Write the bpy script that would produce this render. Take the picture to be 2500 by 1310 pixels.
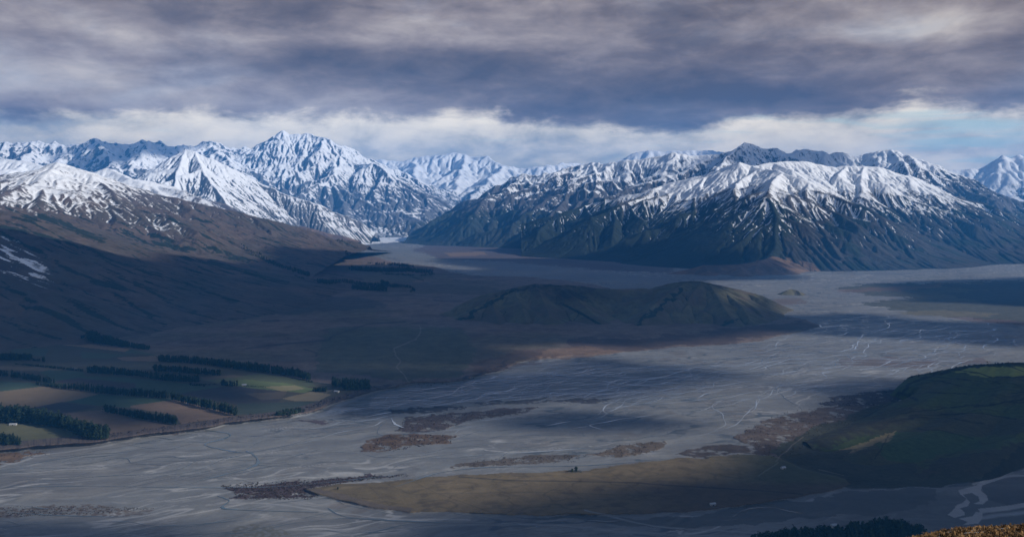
import bpy, math, random
import numpy as np
R=math.radians
S=bpy.context.scene
for o in list(bpy.data.objects): bpy.data.objects.remove(o)
random.seed(7)
# ------------------------------------------------------------------ camera
FPX=2165.0; HOR=505.0; CAMZ=500.0         # focal length and horizon row for a 2500 px wide frame, camera height (m)
cd=bpy.data.cameras.new('camera'); cam=bpy.data.objects.new('camera',cd); S.collection.objects.link(cam); S.camera=cam
cam.location=(0,0,CAMZ); cam.rotation_euler=(R(90),0,0)
cd.sensor_fit='HORIZONTAL'; cd.sensor_width=36; cd.lens=36*FPX/2500
cd.shift_y=(HOR-655)/2500.0; cd.clip_start=1; cd.clip_end=90000
S.render.resolution_x=1024; S.render.resolution_y=536
S.view_settings.view_transform='Standard'; S.view_settings.look='None'; S.view_settings.gamma=1; S.view_settings.exposure=0.18
S.cycles.volume_bounces=1; S.cycles.max_bounces=6; S.cycles.volume_max_steps=64
# ------------------------------------------------------------------ sun
SUN_AZ=R(106)     # measured clockwise from the viewing direction (+Y): the sun stands to the right
SUN_EL=R(27)
sd=(math.sin(SUN_AZ)*math.cos(SUN_EL), math.cos(SUN_AZ)*math.cos(SUN_EL), math.sin(SUN_EL))
sl=bpy.data.lights.new('sun','SUN'); sun=bpy.data.objects.new('sun',sl); S.collection.objects.link(sun)
sl.energy=5.0; sl.angle=R(1.0); sl.color=(1.0,0.95,0.88)
import mathutils
sun.rotation_euler=mathutils.Vector(sd).to_track_quat('Z','Y').to_euler()
# ------------------------------------------------------------------ node helper
class N:
    def __init__(s,nt): s.t=nt
    def n(s,typ,**kw):
        x=s.t.nodes.new(typ)
        for k,v in kw.items():
            if k=='ins':
                for kk,vv in v.items():
                    if hasattr(vv,'is_output') : s.t.links.new(vv,x.inputs[kk])
                    else: x.inputs[kk].default_value=vv
            else: setattr(x,k,v)
        return x
    def m(s,op,a,b=0.0,c=None,clamp=False):
        d={0:a,1:b}
        if c is not None: d[2]=c
        return s.n('ShaderNodeMath',operation=op,use_clamp=clamp,ins=d).outputs[0]
    def mr(s,v,a,b,c=0.0,d=1.0,smooth=True):
        x=s.n('ShaderNodeMapRange',interpolation_type='SMOOTHSTEP' if smooth else 'LINEAR',ins={'Value':v,'From Min':a,'From Max':b,'To Min':c,'To Max':d})
        return x.outputs[0]
    def mix(s,f,a,b,mode='MIX'):
        x=s.n('ShaderNodeMix',data_type='RGBA',blend_type=mode,clamp_factor=True)
        for i,v in ((0,f),(6,a),(7,b)):
            if hasattr(v,'is_output'): s.t.links.new(v,x.inputs[i])
            else: x.inputs[i].default_value=(tuple(v)+(1,)) if isinstance(v,tuple) and len(v)==3 else v
        return x.outputs[2]
    def xyz(s,a,b,c=0.0): return s.n('ShaderNodeCombineXYZ',ins={0:a,1:b,2:c}).outputs[0]
    def noise(s,vec,scale,detail=4,rough=0.55,dist=0.0):
        return s.n('ShaderNodeTexNoise',ins={'Vector':vec,'Scale':scale,'Detail':detail,'Roughness':rough,'Distortion':dist}).outputs[0]
    def ramp(s,f,stops):
        x=s.n('ShaderNodeValToRGB',ins={0:f}); e=x.color_ramp.elements
        while len(e)>1: e.remove(e[-1])
        e[0].position=stops[0][0]; e[0].color=tuple(stops[0][1])+(1,)
        for p,c in stops[1:]:
            k=e.new(p); k.color=tuple(c)+(1,)
        return x.outputs[0]
# ------------------------------------------------------------------ world: Nishita sky behind a broken cloud deck
W=bpy.data.worlds.new('World'); S.world=W; W.use_nodes=True
W.node_tree.nodes.clear(); w=N(W.node_tree)
sky=w.n('ShaderNodeTexSky',sky_type='NISHITA',sun_disc=False,sun_elevation=SUN_EL,sun_rotation=SUN_AZ,altitude=600,air_density=1.0,dust_density=0.4,ozone_density=1.5)
skyc=w.mix(1.0,sky.outputs[0],(0.10,0.10,0.10,1),'MULTIPLY')
tc=w.n('ShaderNodeTexCoord'); sp=w.n('ShaderNodeSeparateXYZ',ins={0:tc.outputs['Generated']})
X,Y,Z=sp.outputs
hy=w.m('SQRT',w.m('ADD',w.m('MULTIPLY',X,X),w.m('MULTIPLY',Y,Y)))
hy=w.m('MAXIMUM',hy,0.001)
u=w.m('ARCTAN2',X,Y); v=w.m('DIVIDE',Z,hy)
vl=w.m('LOGARITHM',w.m('ADD',w.m('MAXIMUM',v,0.0),0.045),2.71828)
cu_=w.m('MULTIPLY',u,2.3); 
big=w.noise(w.xyz(cu_,w.m('MULTIPLY',v,7.5),0.7),1.4,4,0.5,0.3)
fine=w.noise(w.xyz(w.m('MULTIPLY',u,8.5),w.m('MULTIPLY',v,21.0),3.3),1.35,9,0.62,0.2)
streak=w.noise(w.xyz(w.m('MULTIPLY',u,5.5),w.m('MULTIPLY',v,24.0),7.7),1.5,6,0.55,0.3)
hue=w.noise(w.xyz(w.m('MULTIPLY',u,3.5),w.m('MULTIPLY',v,10.0),5.1),1.5,5,0.55,0.3)
def blob(cu,cv,ru,rv,amt):
    a=w.m('DIVIDE',w.m('SUBTRACT',u,cu),ru); b=w.m('DIVIDE',w.m('SUBTRACT',v,cv),rv)
    d=w.m('ADD',w.m('MULTIPLY',a,a),w.m('MULTIPLY',b,b))
    return w.m('MULTIPLY',w.m('EXPONENT',w.m('MULTIPLY',d,-1.0)),amt)
def pxu(px): return math.atan((px-1250)/FPX)
def pyv(py): return (HOR-py)/FPX
dens=w.m('ADD',w.m('MULTIPLY',big,0.55),w.m('ADD',w.m('MULTIPLY',fine,0.62),w.m('MULTIPLY',streak,0.20)))
# (centre px, centre py, radius px, radius py, amount)  + = darker cloud
for b in ((1900,240,700,38,.17),(1250,265,180,22,.12),(1450,120,700,50,.10),(450,30,600,45,.08),(2350,50,350,70,.08),(2250,180,400,45,.12),
          (300,245,560,60,-.17),(900,270,300,20,-.06),(1100,60,300,50,-.08),(1330,110,160,30,-.06),(560,110,500,26,-.08),(60,150,220,60,-.06),(1000,90,260,40,-.08),(2250,110,160,40,-.15),(640,165,420,22,.07),(1000,190,330,30,.06),(150,300,500,10,.10),(1650,40,300,40,.05)):
    dens=w.m('ADD',dens,blob(pxu(b[0]),pyv(b[1]),b[2]/FPX,b[3]/FPX,b[4]))
deckc=w.ramp(dens,[(0.44,(.84,.74,.64)),(0.55,(.61,.525,.47)),(0.66,(.42,.345,.31)),(0.80,(.235,.185,.165)),(0.94,(.13,.10,.09))])
deckc=w.mix(w.mr(hue,.48,.68,0,.55),deckc,w.mix(1.0,deckc,(.84,.98,1.18),'MULTIPLY'))
# low bright gap above the mountains
ld=w.m('ADD',w.m('MULTIPLY',fine,0.8),w.m('MULTIPLY',big,0.35))
for b in ((1330,335,90,22,.16),(1150,330,200,30,.05),(600,320,250,25,-.05),(1650,325,260,22,-.09),(2050,340,260,30,-.05),(850,330,200,40,-.05),(1980,400,500,12,-.05),(150,320,300,14,.10)):
    ld=w.m('ADD',ld,blob(pxu(b[0]),pyv(b[1]),b[2]/FPX,b[3]/FPX,b[4]))
lowc=w.ramp(ld,[(0.44,(1.7,1.5,1.15)),(0.54,(1.38,1.24,.98)),(0.62,(1.0,.92,.74)),(0.72,(.60,.60,.56)),(0.85,(.38,.40,.42))])
gapn=w.noise(w.xyz(w.m('MULTIPLY',u,6.0),w.m('MULTIPLY',vl,7.0),9.1),1.7,4,0.5,0.5)
gap=w.m('ADD',w.m('MULTIPLY',gapn,0.9),w.m('ADD',blob(pxu(1560),pyv(290),160/FPX,14/FPX,.30),w.m('ADD',blob(pxu(2380),pyv(350),170/FPX,45/FPX,.30),blob(pxu(2080),pyv(300),200/FPX,14/FPX,.26))))
gapm=w.mr(gap,0.54,0.80,0,0.7)
lowc=w.mix(gapm,lowc,(.75,1.05,1.0))
edge=w.m('ADD',v,w.m('MULTIPLY',w.m('SUBTRACT',fine,0.5),0.05))
edge=w.m('ADD',edge,w.m('MULTIPLY',w.m('SUBTRACT',big,0.5),0.05))
edge=w.m('ADD',edge,w.m('MULTIPLY',w.m('SUBTRACT',hue,0.5),0.045))
dm=w.mr(edge,pyv(316),pyv(276))
cl=w.mix(dm,lowc,deckc)
# broken clouds with blue gaps high overhead, outside the frame
hi=w.mr(v,0.27,0.50)
hol=w.m('MULTIPLY',hi,w.mr(big,0.36,0.50,0.6,1.0))
cl=w.mix(hol,cl,skyc)
cl=w.mix(w.mr(v,-0.03,-0.004),(.10,.11,.13),cl)
bg=w.n('ShaderNodeBackground',ins={0:cl,1:0.80}); wo=w.n('ShaderNodeOutputWorld',ins={0:bg.outputs[0]})

# ------------------------------------------------------------------ numpy noise
rng=np.random.RandomState(11)
PERM=rng.permutation(4096).astype(np.int32); PERM=np.concatenate([PERM,PERM])
ANG=rng.rand(4096)*2*np.pi; GX=np.cos(ANG).astype(np.float32); GY=np.sin(ANG).astype(np.float32)
def pn(x,y,seed=0):
    xi=np.floor(x); yi=np.floor(y); xf=(x-xi).astype(np.float32); yf=(y-yi).astype(np.float32)
    xi=xi.astype(np.int32)&4095; yi=(yi.astype(np.int32)+seed*37)&4095
    x1=(xi+1)&4095; y1=(yi+1)&4095
    def g(a,b,fx,fy):
        h=PERM[PERM[a]+b]; return GX[h]*fx+GY[h]*fy
    U=xf*xf*xf*(xf*(xf*6-15)+10); V=yf*yf*yf*(yf*(yf*6-15)+10)
    a=g(xi,yi,xf,yf); b=g(x1,yi,xf-1,yf); c=g(xi,y1,xf,yf-1); d=g(x1,y1,xf-1,yf-1)
    return (a+(b-a)*U)*(1-V)+(c+(d-c)*U)*V
def fbm(x,y,oc=5,seed=0,gain=0.5,ridge=False):
    r=0; a=1.0
    for i in range(oc):
        n=pn(x*2**i+i*17.3,y*2**i-i*9.1,seed+i)
        r=r+a*((1-2*np.abs(n))-0.5 if ridge else n); a*=gain
    return r
def sm(a,b,x):
    t=np.clip((x-a)/(b-a),0,1); return t*t*(3-2*t)
def P(px,py,Y): return ((px-1250)/FPX*Y, Y, CAMZ-(py-HOR)/FPX*Y)
def gdist(py,z=0.0): return (CAMZ-z)*FPX/(py-HOR)
def pip(px,py,poly):
    ins=np.zeros(px.shape,bool); n=len(poly)
    x0=min(p[0] for p in poly); x1=max(p[0] for p in poly); y0=min(p[1] for p in poly); y1=max(p[1] for p in poly)
    bb=(px>=x0)&(px<=x1)&(py>=y0)&(py<=y1)
    if not bb.any(): return ins
    a=px[bb]; b=py[bb]; r=np.zeros(a.shape,bool)
    for i in range(n):
        xa,ya=poly[i]; xb,yb=poly[(i+1)%n]
        if ya==yb: continue
        c=((ya>b)!=(yb>b))&(a<(xb-xa)*(b-ya)/(yb-ya)+xa); r^=c
    ins[bb]=r; return ins
def pline(px,py,pts,w,ys=1.0):
    d=np.full(px.shape,1e9,np.float32)
    for (xa,ya),(xb,yb) in zip(pts[:-1],pts[1:]):
        m=w*3+4
        bb=(px>=min(xa,xb)-m)&(px<=max(xa,xb)+m)&(py>=min(ya,yb)-m)&(py<=max(ya,yb)+m)
        if not bb.any(): continue
        X_=px[bb]; Y_=py[bb]*ys; dx=xb-xa; dy=(yb-ya)*ys; t=np.clip(((X_-xa)*dx+(Y_-ya*ys)*dy)/(dx*dx+dy*dy+1e-6),0,1)
        d[bb]=np.minimum(d[bb],np.hypot(X_-xa-t*dx,Y_-ya*ys-t*dy))
    return np.clip(1.3-d/w,0,1)
# ------------------------------------------------------------------ mesh helpers
def link(o,parent=None):
    S.collection.objects.link(o)
    if parent: o.parent=parent
    return o
def mesh_grid(name,VX,VY,VZ,keep=None,attrs={},mat=None,kind='structure',label=None,smooth=True):
    H,Wd=VX.shape
    idx=np.arange(H*Wd,dtype=np.int32).reshape(H,Wd)
    q=np.stack([idx[:-1,:-1],idx[:-1,1:],idx[1:,1:],idx[1:,:-1]],-1).reshape(-1,4)
    if keep is not None: q=q[keep.reshape(-1)]
    used=np.zeros(H*Wd,bool); used[q.reshape(-1)]=True
    mp=np.cumsum(used).astype(np.int32)-1; q=mp[q]
    co=np.stack([VX,VY,VZ],-1).reshape(-1,3)[used].astype(np.float32)
    me=bpy.data.meshes.new(name); me.vertices.add(len(co)); me.vertices.foreach_set('co',co.reshape(-1))
    me.loops.add(q.size); me.loops.foreach_set('vertex_index',q.reshape(-1).astype(np.int32))
    me.polygons.add(len(q)); me.polygons.foreach_set('loop_start',np.arange(0,q.size,4,dtype=np.int32))
    me.polygons.foreach_set('loop_total',np.full(len(q),4,dtype=np.int32))
    if smooth: me.polygons.foreach_set('use_smooth',np.ones(len(q),bool))
    for k,a in attrs.items():
        if a.ndim==3:
            at=me.attributes.new(k,'FLOAT_COLOR','POINT')
            c=np.concatenate([a,np.ones(a.shape[:2]+(1,))],-1).reshape(-1,4)[used].astype(np.float32)
            at.data.foreach_set('color',c.reshape(-1))
        else:
            at=me.attributes.new(k,'FLOAT','POINT'); at.data.foreach_set('value',a.reshape(-1)[used].astype(np.float32))
    me.update(calc_edges=True)
    if mat: me.materials.append(mat)
    o=bpy.data.objects.new(name,me); link(o)
    if kind: o['kind']=kind
    if label: o['label']=label
    return o
def new_mat(name):
    m=bpy.data.materials.new(name); m.use_nodes=True; m.node_tree.nodes.clear(); return m,N(m.node_tree)
def finish(k,col,rough=0.9,spec=0.2,bump=None,bstr=0.3,bdist=1.0):
    ins={'Base Color':col,'Roughness':rough,'Specular IOR Level':spec}
    if bump is not None:
        ins['Normal']=k.n('ShaderNodeBump',ins={'Strength':bstr,'Distance':bdist,'Height':bump}).outputs[0]
    b=k.n('ShaderNodeBsdfPrincipled',ins=ins); k.n('ShaderNodeOutputMaterial',ins={0:b.outputs[0]})
# mountain material: rock, tussock / forest, snow
def mountain_mat(name,rock,rock2,low,low2,snow=(.80,.82,.85),nsc=1.0,speck=1.15):
    m,k=new_mat(name)
    pos=k.n('ShaderNodeNewGeometry').outputs['Position']
    s=k.n('ShaderNodeAttribute',attribute_name='snow').outputs['Fac']
    f=k.n('ShaderNodeAttribute',attribute_name='veg').outputs['Fac']
    n1=k.noise(pos,0.012*nsc,8,0.68); n2=k.noise(pos,0.0025*nsc,6,0.6); n3=k.noise(pos,0.05*nsc,4,0.6)
    rc=k.mix(k.mr(n2,0.4,0.6),rock,rock2); rc=k.mix(k.mr(n1,0.3,0.7),rc,tuple(c*0.55 for c in rock))
    lc=k.mix(k.mr(n2,0.42,0.58),low,low2); lc=k.mix(k.mr(n1,0.40,0.68),lc,tuple(c*0.6 for c in low))
    bu=k.n('ShaderNodeAttribute',attribute_name='bush').outputs['Fac']
    lc=k.mix(k.mr(k.m('ADD',bu,k.m('MULTIPLY',k.m('SUBTRACT',n3,0.5),1.2)),0.4,0.6),lc,(.016,.024,.018))
    base=k.mix(k.mr(k.m('ADD',f,k.m('MULTIPLY',k.m('SUBTRACT',n1,0.5),0.8)),0.4,0.6),rc,lc)
    t=k.m('ADD',s,k.m('ADD',k.m('MULTIPLY',k.m('SUBTRACT',n1,0.5),speck),k.m('MULTIPLY',k.m('SUBTRACT',n3,0.5),0.5)))
    mask=k.mr(t,0.38,0.62)
    thin=k.mix(k.mr(t,0.5,0.95),tuple(0.8*c+0.2*r for c,r in zip(snow,rock)),snow)
    col=k.mix(mask,base,thin)
    finish(k,col,0.85,0.15,bump=k.m('ADD',n1,k.m('MULTIPLY',n3,0.35)),bstr=0.55,bdist=22.0/nsc)
    return m
# ------------------------------------------------------------------ terrain: ridge network + stream erosion
def erode(h,dx,iters,KT,base):
    H,Wd=h.shape; n=H*Wd
    offs=[(-1,-1),(-1,0),(-1,1),(0,-1),(0,1),(1,-1),(1,0),(1,1)]
    ids=np.arange(n,dtype=np.int32)
    hf=h.copy()
    kt=KT/iters; A=None
    for it in range(iters):
        hp=np.pad(hf,1,mode='edge')
        best=np.zeros((H,Wd),np.float32); rec=ids.reshape(H,Wd).copy(); dist=np.full((H,Wd),dx,np.float32)
        for a,b in offs:
            d=dx*math.hypot(a,b)
            s=(hf-hp[1+a:1+a+H,1+b:1+b+Wd])/d
            mk=s>best
            best=np.where(mk,s,best); rec=np.where(mk,ids.reshape(H,Wd)+a*Wd+b,rec); dist=np.where(mk,d,dist)
        bd=np.zeros((H,Wd),bool); bd[0]=bd[-1]=True; bd[:,0]=bd[:,-1]=True
        bd|=hf<=base
        rec=np.where(bd,ids.reshape(H,Wd),rec).reshape(-1); dist=dist.reshape(-1)
        r=rec.copy(); lv=(r!=ids).astype(np.int32)
        for _ in range(11):
            lv=lv+lv[r]; r=r[r]
        order=np.argsort(lv,kind='stable'); ls=lv[order]; mx=int(ls[-1])
        bnd=np.searchsorted(ls,np.arange(mx+2))
        A=np.full(n,dx*dx,np.float64)
        for L in range(mx,0,-1):
            i=order[bnd[L]:bnd[L+1]]
            np.add.at(A,rec[i],A[i])
        F=(kt*np.sqrt(A)/dist).astype(np.float32)
        z=hf.reshape(-1).copy()
        for L in range(1,mx+1):
            i=order[bnd[L]:bnd[L+1]]
            z[i]=(z[i]+F[i]*z[rec[i]])/(1+F[i])
        hf=z.reshape(H,Wd)
        # pits fill, slopes relax a little
        hp=np.pad(hf,1,mode='edge')
        av=(hp[:-2,1:-1]+hp[2:,1:-1]+hp[1:-1,:-2]+hp[1:-1,2:])/4
        hf=hf+0.07*(av-hf)
        mn=np.minimum(np.minimum(hp[:-2,1:-1],hp[2:,1:-1]),np.minimum(hp[1:-1,:-2],hp[1:-1,2:]))
        hf=np.where(hf<mn,mn+0.01,hf)
    return hf,A.reshape(H,Wd)
def make_spurs(pts,slope,spacing,rs,base,level=0,depth=2,sl2=0.72):
    out=[]
    pts=np.array(pts,float); seg=np.linalg.norm(np.diff(pts[:,:2],axis=0),axis=1); L=np.concatenate([[0],np.cumsum(seg)])
    s=spacing*0.5*rs.rand()+spacing*0.2; side=1
    while s<L[-1]:
        p=np.array([np.interp(s,L,pts[:,i]) for i in range(3)])
        q=np.array([np.interp(min(s+5,L[-1]),L,pts[:,i]) for i in range(3)]); o=np.array([np.interp(max(s-5,0),L,pts[:,i]) for i in range(3)])
        t=(q-o)[:2]; t/=np.linalg.norm(t)+1e-9; dn=-1.0 if (q-o)[2]>0 else 1.0
        hc=p[2]-base
        for side in ((1,-1) if level==0 else (side,)):
            if hc<60: continue
            nrm=np.array([-t[1],t[0]])*side
            ang=rs.uniform(0.15,0.7)
            d=nrm*math.cos(ang)+t*dn*math.sin(ang)
            ssl=slope*sl2*rs.uniform(0.82,1.06)
            ln=hc/ssl*rs.uniform(0.55,0.9)
            if level>0: ln=min(ln,spacing*rs.uniform(1.2,2.2))
            poly=[p-np.array([0,0,2.0])]; c=poly[0].copy(); k=max(3,int(ln/180)); dd=d.copy()
            for j in range(k):
                a=rs.normal(0,0.16); dd=np.array([dd[0]*math.cos(a)-dd[1]*math.sin(a),dd[0]*math.sin(a)+dd[1]*math.cos(a)])
                c=c+np.array([dd[0]*ln/k,dd[1]*ln/k,-ssl*ln/k*rs.uniform(0.5,1.45)]); poly.append(c.copy())
            out.append((poly,level+1))
            if level+1<depth: out+=make_spurs(poly,slope,spacing*0.5,rs,base,level+1,depth,sl2)
        side=-side
        s+=spacing*rs.uniform(0.7,1.3)
    return out
MT={}
def terrain(ridges,bounds,dx,slope=0.65,q=1.6,spacing=800,base=0.0,seed=1,warp=90,rough=30,KT=1.0,iters=9,spurs=True,depth=2,sl2=0.72,rscale=350.,foot=0):
    x0,x1,y0,y1=bounds
    xs=np.arange(x0,x1,dx,dtype=np.float32); ys=np.arange(y0,y1,dx,dtype=np.float32)
    GXx,GYy=np.meshgrid(xs,ys)
    rs=np.random.RandomState(seed)
    wx=GXx+warp*fbm(GXx/900,GYy/900,4,seed); wy=GYy+warp*fbm(GXx/900,GYy/900,4,seed+9)
    h=np.full(GXx.shape,base-30.0,np.float32)
    polys=[]
    for r in ridges:
        pts=[P(*p) for p in [(a,b,c*1000) for a,b,c in r]]
        polys.append((pts,0))
        if spurs: polys+=make_spurs(pts,slope,spacing,rs,base,0,depth,sl2)
    for pts,lv in polys:
        sl=slope*(1.0 if lv==0 else 1.1 if lv==1 else 1.2)
        for a,b in zip(pts[:-1],pts[1:]):
            hm=max(a[2],b[2])-base
            if hm<15: continue
            rad=hm*q/sl+warp
            ix0=max(0,int((min(a[0],b[0])-rad-x0)/dx)); ix1=min(len(xs),int((max(a[0],b[0])+rad-x0)/dx)+2)
            iy0=max(0,int((min(a[1],b[1])-rad-y0)/dx)); iy1=min(len(ys),int((max(a[1],b[1])+rad-y0)/dx)+2)
            if ix0>=ix1 or iy0>=iy1: continue
            sx=wx[iy0:iy1,ix0:ix1]; sy=wy[iy0:iy1,ix0:ix1]
            dxx=b[0]-a[0]; dyy=b[1]-a[1]; l2=dxx*dxx+dyy*dyy+1e-6
            t=np.clip(((sx-a[0])*dxx+(sy-a[1])*dyy)/l2,0,1)
            d=np.hypot(sx-(a[0]+t*dxx),sy-(a[1]+t*dyy))
            hc=np.maximum(a[2]+t*(b[2]-a[2])-base,1.0)
            uu=np.clip(1-d*sl/hc/q,0,1)
            hh=base+hc*uu**q-(1-np.minimum(uu*60,1))*30
            h[iy0:iy1,ix0:ix1]=np.maximum(h[iy0:iy1,ix0:ix1],hh)
    hs=np.clip((h-base)/300,0,1)
    h=h+hs*rough*fbm(GXx/rscale,GYy/rscale,5,seed+3,0.55,ridge=True)
    if iters: h,A=erode(h.astype(np.float32),dx,iters,KT,base-5)
    else: A=np.full(h.shape,dx*dx)
    h=h+hs*rough*0.12*fbm(GXx/60,GYy/60,3,seed+5)
    return GXx,GYy,h,A
def slope_of(h,dx):
    gy,gx=np.gradient(h,dx); return gx,gy,np.hypot(gx,gy)
def blur(a,n):
    for _ in range(n):
        p=np.pad(a,1,mode='edge'); a=(p[:-2,1:-1]+p[2:,1:-1]+p[1:-1,:-2]+p[1:-1,2:]+2*a)/6
    return a
def add_mountain(name,label,ridges,bounds,dx,mat,snowline,srange,smin=0.0,gully=0.25,steep=0.5,treeline=400,aspect=0.0,extra=None,**kw):
    GXx,GYy,h,A=terrain(ridges,bounds,dx,**kw)
    gx,gy,sl=slope_of(h,dx)
    conc=h-blur(h,12)
    seed=kw.get('seed',1)
    s=(h-snowline)/srange*0.5+0.5
    s=np.clip(s,-0.4,1.25)
    s=s-np.clip(conc/(dx*0.9),-1,1)*gully*(1-0.65*sm(snowline,snowline+srange,h))-steep*np.clip(sl-0.62,-0.2,0.8)
    s=s+0.35*fbm(GXx/1400,GYy/1400,4,seed+20)
    s=s+aspect*(-gx)/np.maximum(sl,0.2)          # left-facing slopes lose snow and show more rock
    lg=np.log10(A/(dx*dx)); s=s+0.10*np.clip(lg-1.0,0,2)*(h>snowline-srange*1.2)
    s=np.clip(s,smin,1.6)
    veg=np.clip(0.5+(treeline-h)/260+0.5*fbm(GXx/500,GYy/500,3,seed+31)-np.clip(sl-0.9,0,1)*0.5,0,1)
    bushm=np.zeros_like(h)
    if extra:
        s,veg,h,bushm=extra(GXx,GYy,h,s,veg,sl,conc,A)
    vis=h>-12
    keep=vis[:-1,:-1]|vis[1:,:-1]|vis[:-1,1:]|vis[1:,1:]
    o=mesh_grid(name,GXx,GYy,h,keep,{'snow':s,'veg':veg,'bush':bushm},mat,label=label)
    MT.setdefault('hf',[]).append((GXx[0,0],GYy[0,0],dx,h))
    return o
def height_at(x,y):
    z=-1e9
    for x0,y0,dx,h in MT.get('hf',[]):
        i=int((y-y0)/dx); j=int((x-x0)/dx)
        if 0<=i<h.shape[0] and 0<=j<h.shape[1]: z=max(z,float(h[i,j]))
    return z
rockblue=(.105,.105,.115)
m_alp=mountain_mat('alpine_rock_and_snow',(.15,.155,.17),(.115,.12,.135),(.085,.078,.06),(.06,.065,.05))
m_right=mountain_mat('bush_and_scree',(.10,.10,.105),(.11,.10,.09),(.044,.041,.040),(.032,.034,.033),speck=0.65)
m_left=mountain_mat('tussock_and_snow',(.13,.105,.098),(.10,.088,.085),(.105,.080,.066),(.075,.066,.055))
m_alp2=mountain_mat('range_rock_and_snow',(.12,.12,.13),(.10,.10,.11),(.030,.042,.038),(.045,.052,.045))
m_tan=mountain_mat('tan_grass_knolls',(.15,.11,.08),(.11,.08,.07),(.20,.13,.085),(.10,.075,.06),nsc=1.5)
m_hill=mountain_mat('hill_grass',(.035,.032,.03),(.11,.09,.06),(.125,.118,.068),(.10,.08,.06),nsc=2.2)
SUNX=0.12
FAST=1.0
# far ranges
add_mountain('mountain','hazy snow covered range at the head of the valley',
 [[(780,400,25),(902,391,25),(970,389,25),(1010,384,25),(1060,378,25),(1084,374,25),(1097,371,25),(1138,374,25),(1154,381,25),(1188,381,24.5),(1232,401,24),(1255,408,24),(1289,411,24),(1322,404,24),(1373,397,24.5),(1413,398,25),(1480,404,25),(1600,395,25)],
  [(1138,374,25),(1120,430,22.5),(1100,490,20)],[(1232,401,24),(1200,430,22),(1150,480,20),(1120,515,18.5)],[(1010,384,25),(1010,440,22.5),(1040,500,19.5)]],
 (-7000,6500,16500,27500),34,m_alp,500,500,aspect=0.2,steep=0.6,gully=0.30,treeline=-200,slope=0.62,spacing=1300,seed=3,warp=160,rough=75,KT=1.1,iters=8,rscale=700)
add_mountain('mountain','pale far ridge half lost in haze behind the right range',
 [[(1480,400,23),(1506,394,23),(1544,375,23),(1577,366,23),(1620,369,23),(1666,366,23),(1721,366,23),(1769,369,23),(1850,380,23)]],
 (1800,7500,20500,24500),40,m_alp,400,500,treeline=-200,slope=0.6,spacing=1200,seed=5,warp=120,rough=50,KT=.7,iters=6)
add_mountain('mountain','rugged white range closing the left of the picture',
 [[(-350,352,17),(-150,350,17),(0,352,17),(84,348,17),(168,354,17),(235,344,17),(302,352,17.3),(363,345,17.5),(420,356,18),(504,350,18.5),(571,358,19),(640,366,19.3)],
  [(235,344,17),(262,380,15.5),(290,420,14.2)],[(84,348,17),(60,380,15.8),(40,410,14.8)],[(363,345,17.5),(352,370,16),(330,395,15),(318,430,14)],[(504,350,18.5),(560,390,17),(600,430,16)]],
 (-11500,-2600,13000,21000),22,m_alp,620,500,aspect=0.3,steep=1.1,gully=0.45,treeline=-200,slope=0.72,spacing=850,seed=8,warp=150,rough=120,KT=.9,iters=8,rscale=600)
add_mountain('mountain','distant snowy peak at the right edge of the picture',
 [[(2260,420,16),(2345,412,16),(2393,411,16),(2416,402,16),(2448,378,16),(2470,383,16),(2489,375,16),(2520,385,16),(2620,360,16),(2800,380,16)]],
 (6800,13500,13200,18000),30,m_alp,400,450,steep=0.5,treeline=-200,slope=0.62,spacing=900,seed=12,warp=110,rough=50,KT=.8,iters=7)
# big peak left of the valley mouth
add_mountain('mountain','tall jagged snow peak left of the valley mouth',
 [[(610,440,18.5),(648,375,18.8),(671,340,19),(691,318,19),(710,328,19),(731,329,19),(758,325,19),(802,339,18.8),(835,366,18.6),(859,397,18.2),(879,403,18),(902,397,17.8),(936,411,17.6),(970,435,17.4),(1033,475,17),(1070,505,16.8),(1111,530,16.5),(1150,550,16.2)],
  [(835,366,18.6),(822,400,17.8),(808,438,16.9),(850,470,16.4),(935,515,15.9),(1010,535,15.7),(1090,562,15.5)],
  [(808,438,16.9),(751,461,16.3),(714,485,15.9),(700,510,15.3)],[(808,438,16.9),(835,490,16),(855,550,15)],
  [(902,397,17.8),(930,450,17.1),(1000,500,16.4)],[(731,329,19),(700,390,18),(690,440,17)]],
 (-5800,-500,13300,20500),17,m_alp,560,480,aspect=0.45,steep=1.15,gully=0.42,treeline=230,slope=0.66,spacing=1250,seed=14,warp=90,rough=55,KT=1.0,iters=9,rscale=500)
# snowy pyramid
def ex3(gx,gy,h,s,veg,sl,conc,A):
    return s,veg,h,0*h
add_mountain('mountain','pyramid shaped snow mountain with a streaked sunlit right face',
 [[(330,470,12.3),(370,441,12.3),(396,414,12.4),(420,381,12.5),(450,366,12.6),(477,371,12.6),(504,383,12.6),(517,387,12.6),(554,404,12.6),(605,431,12.7),(655,455,12.8),(706,488,12.9),(750,524,13),(780,548,12.9),(795,562,12.8)],
  [(477,371,12.6),(497,409,12.1),(521,448,11.7),(551,495,11.3),(591,545,10.9),(620,575,10.6)],[(450,366,12.6),(430,430,11.8),(420,480,11.2)]],
 (-6500,-1900,9900,14800),11.5,m_alp,330,480,aspect=0.5,steep=1.1,gully=0.34,treeline=60,slope=0.66,q=1.15,spacing=1150,seed=21,warp=45,rough=26,KT=.75,iters=9,rscale=420,depth=1,extra=ex3)
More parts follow.
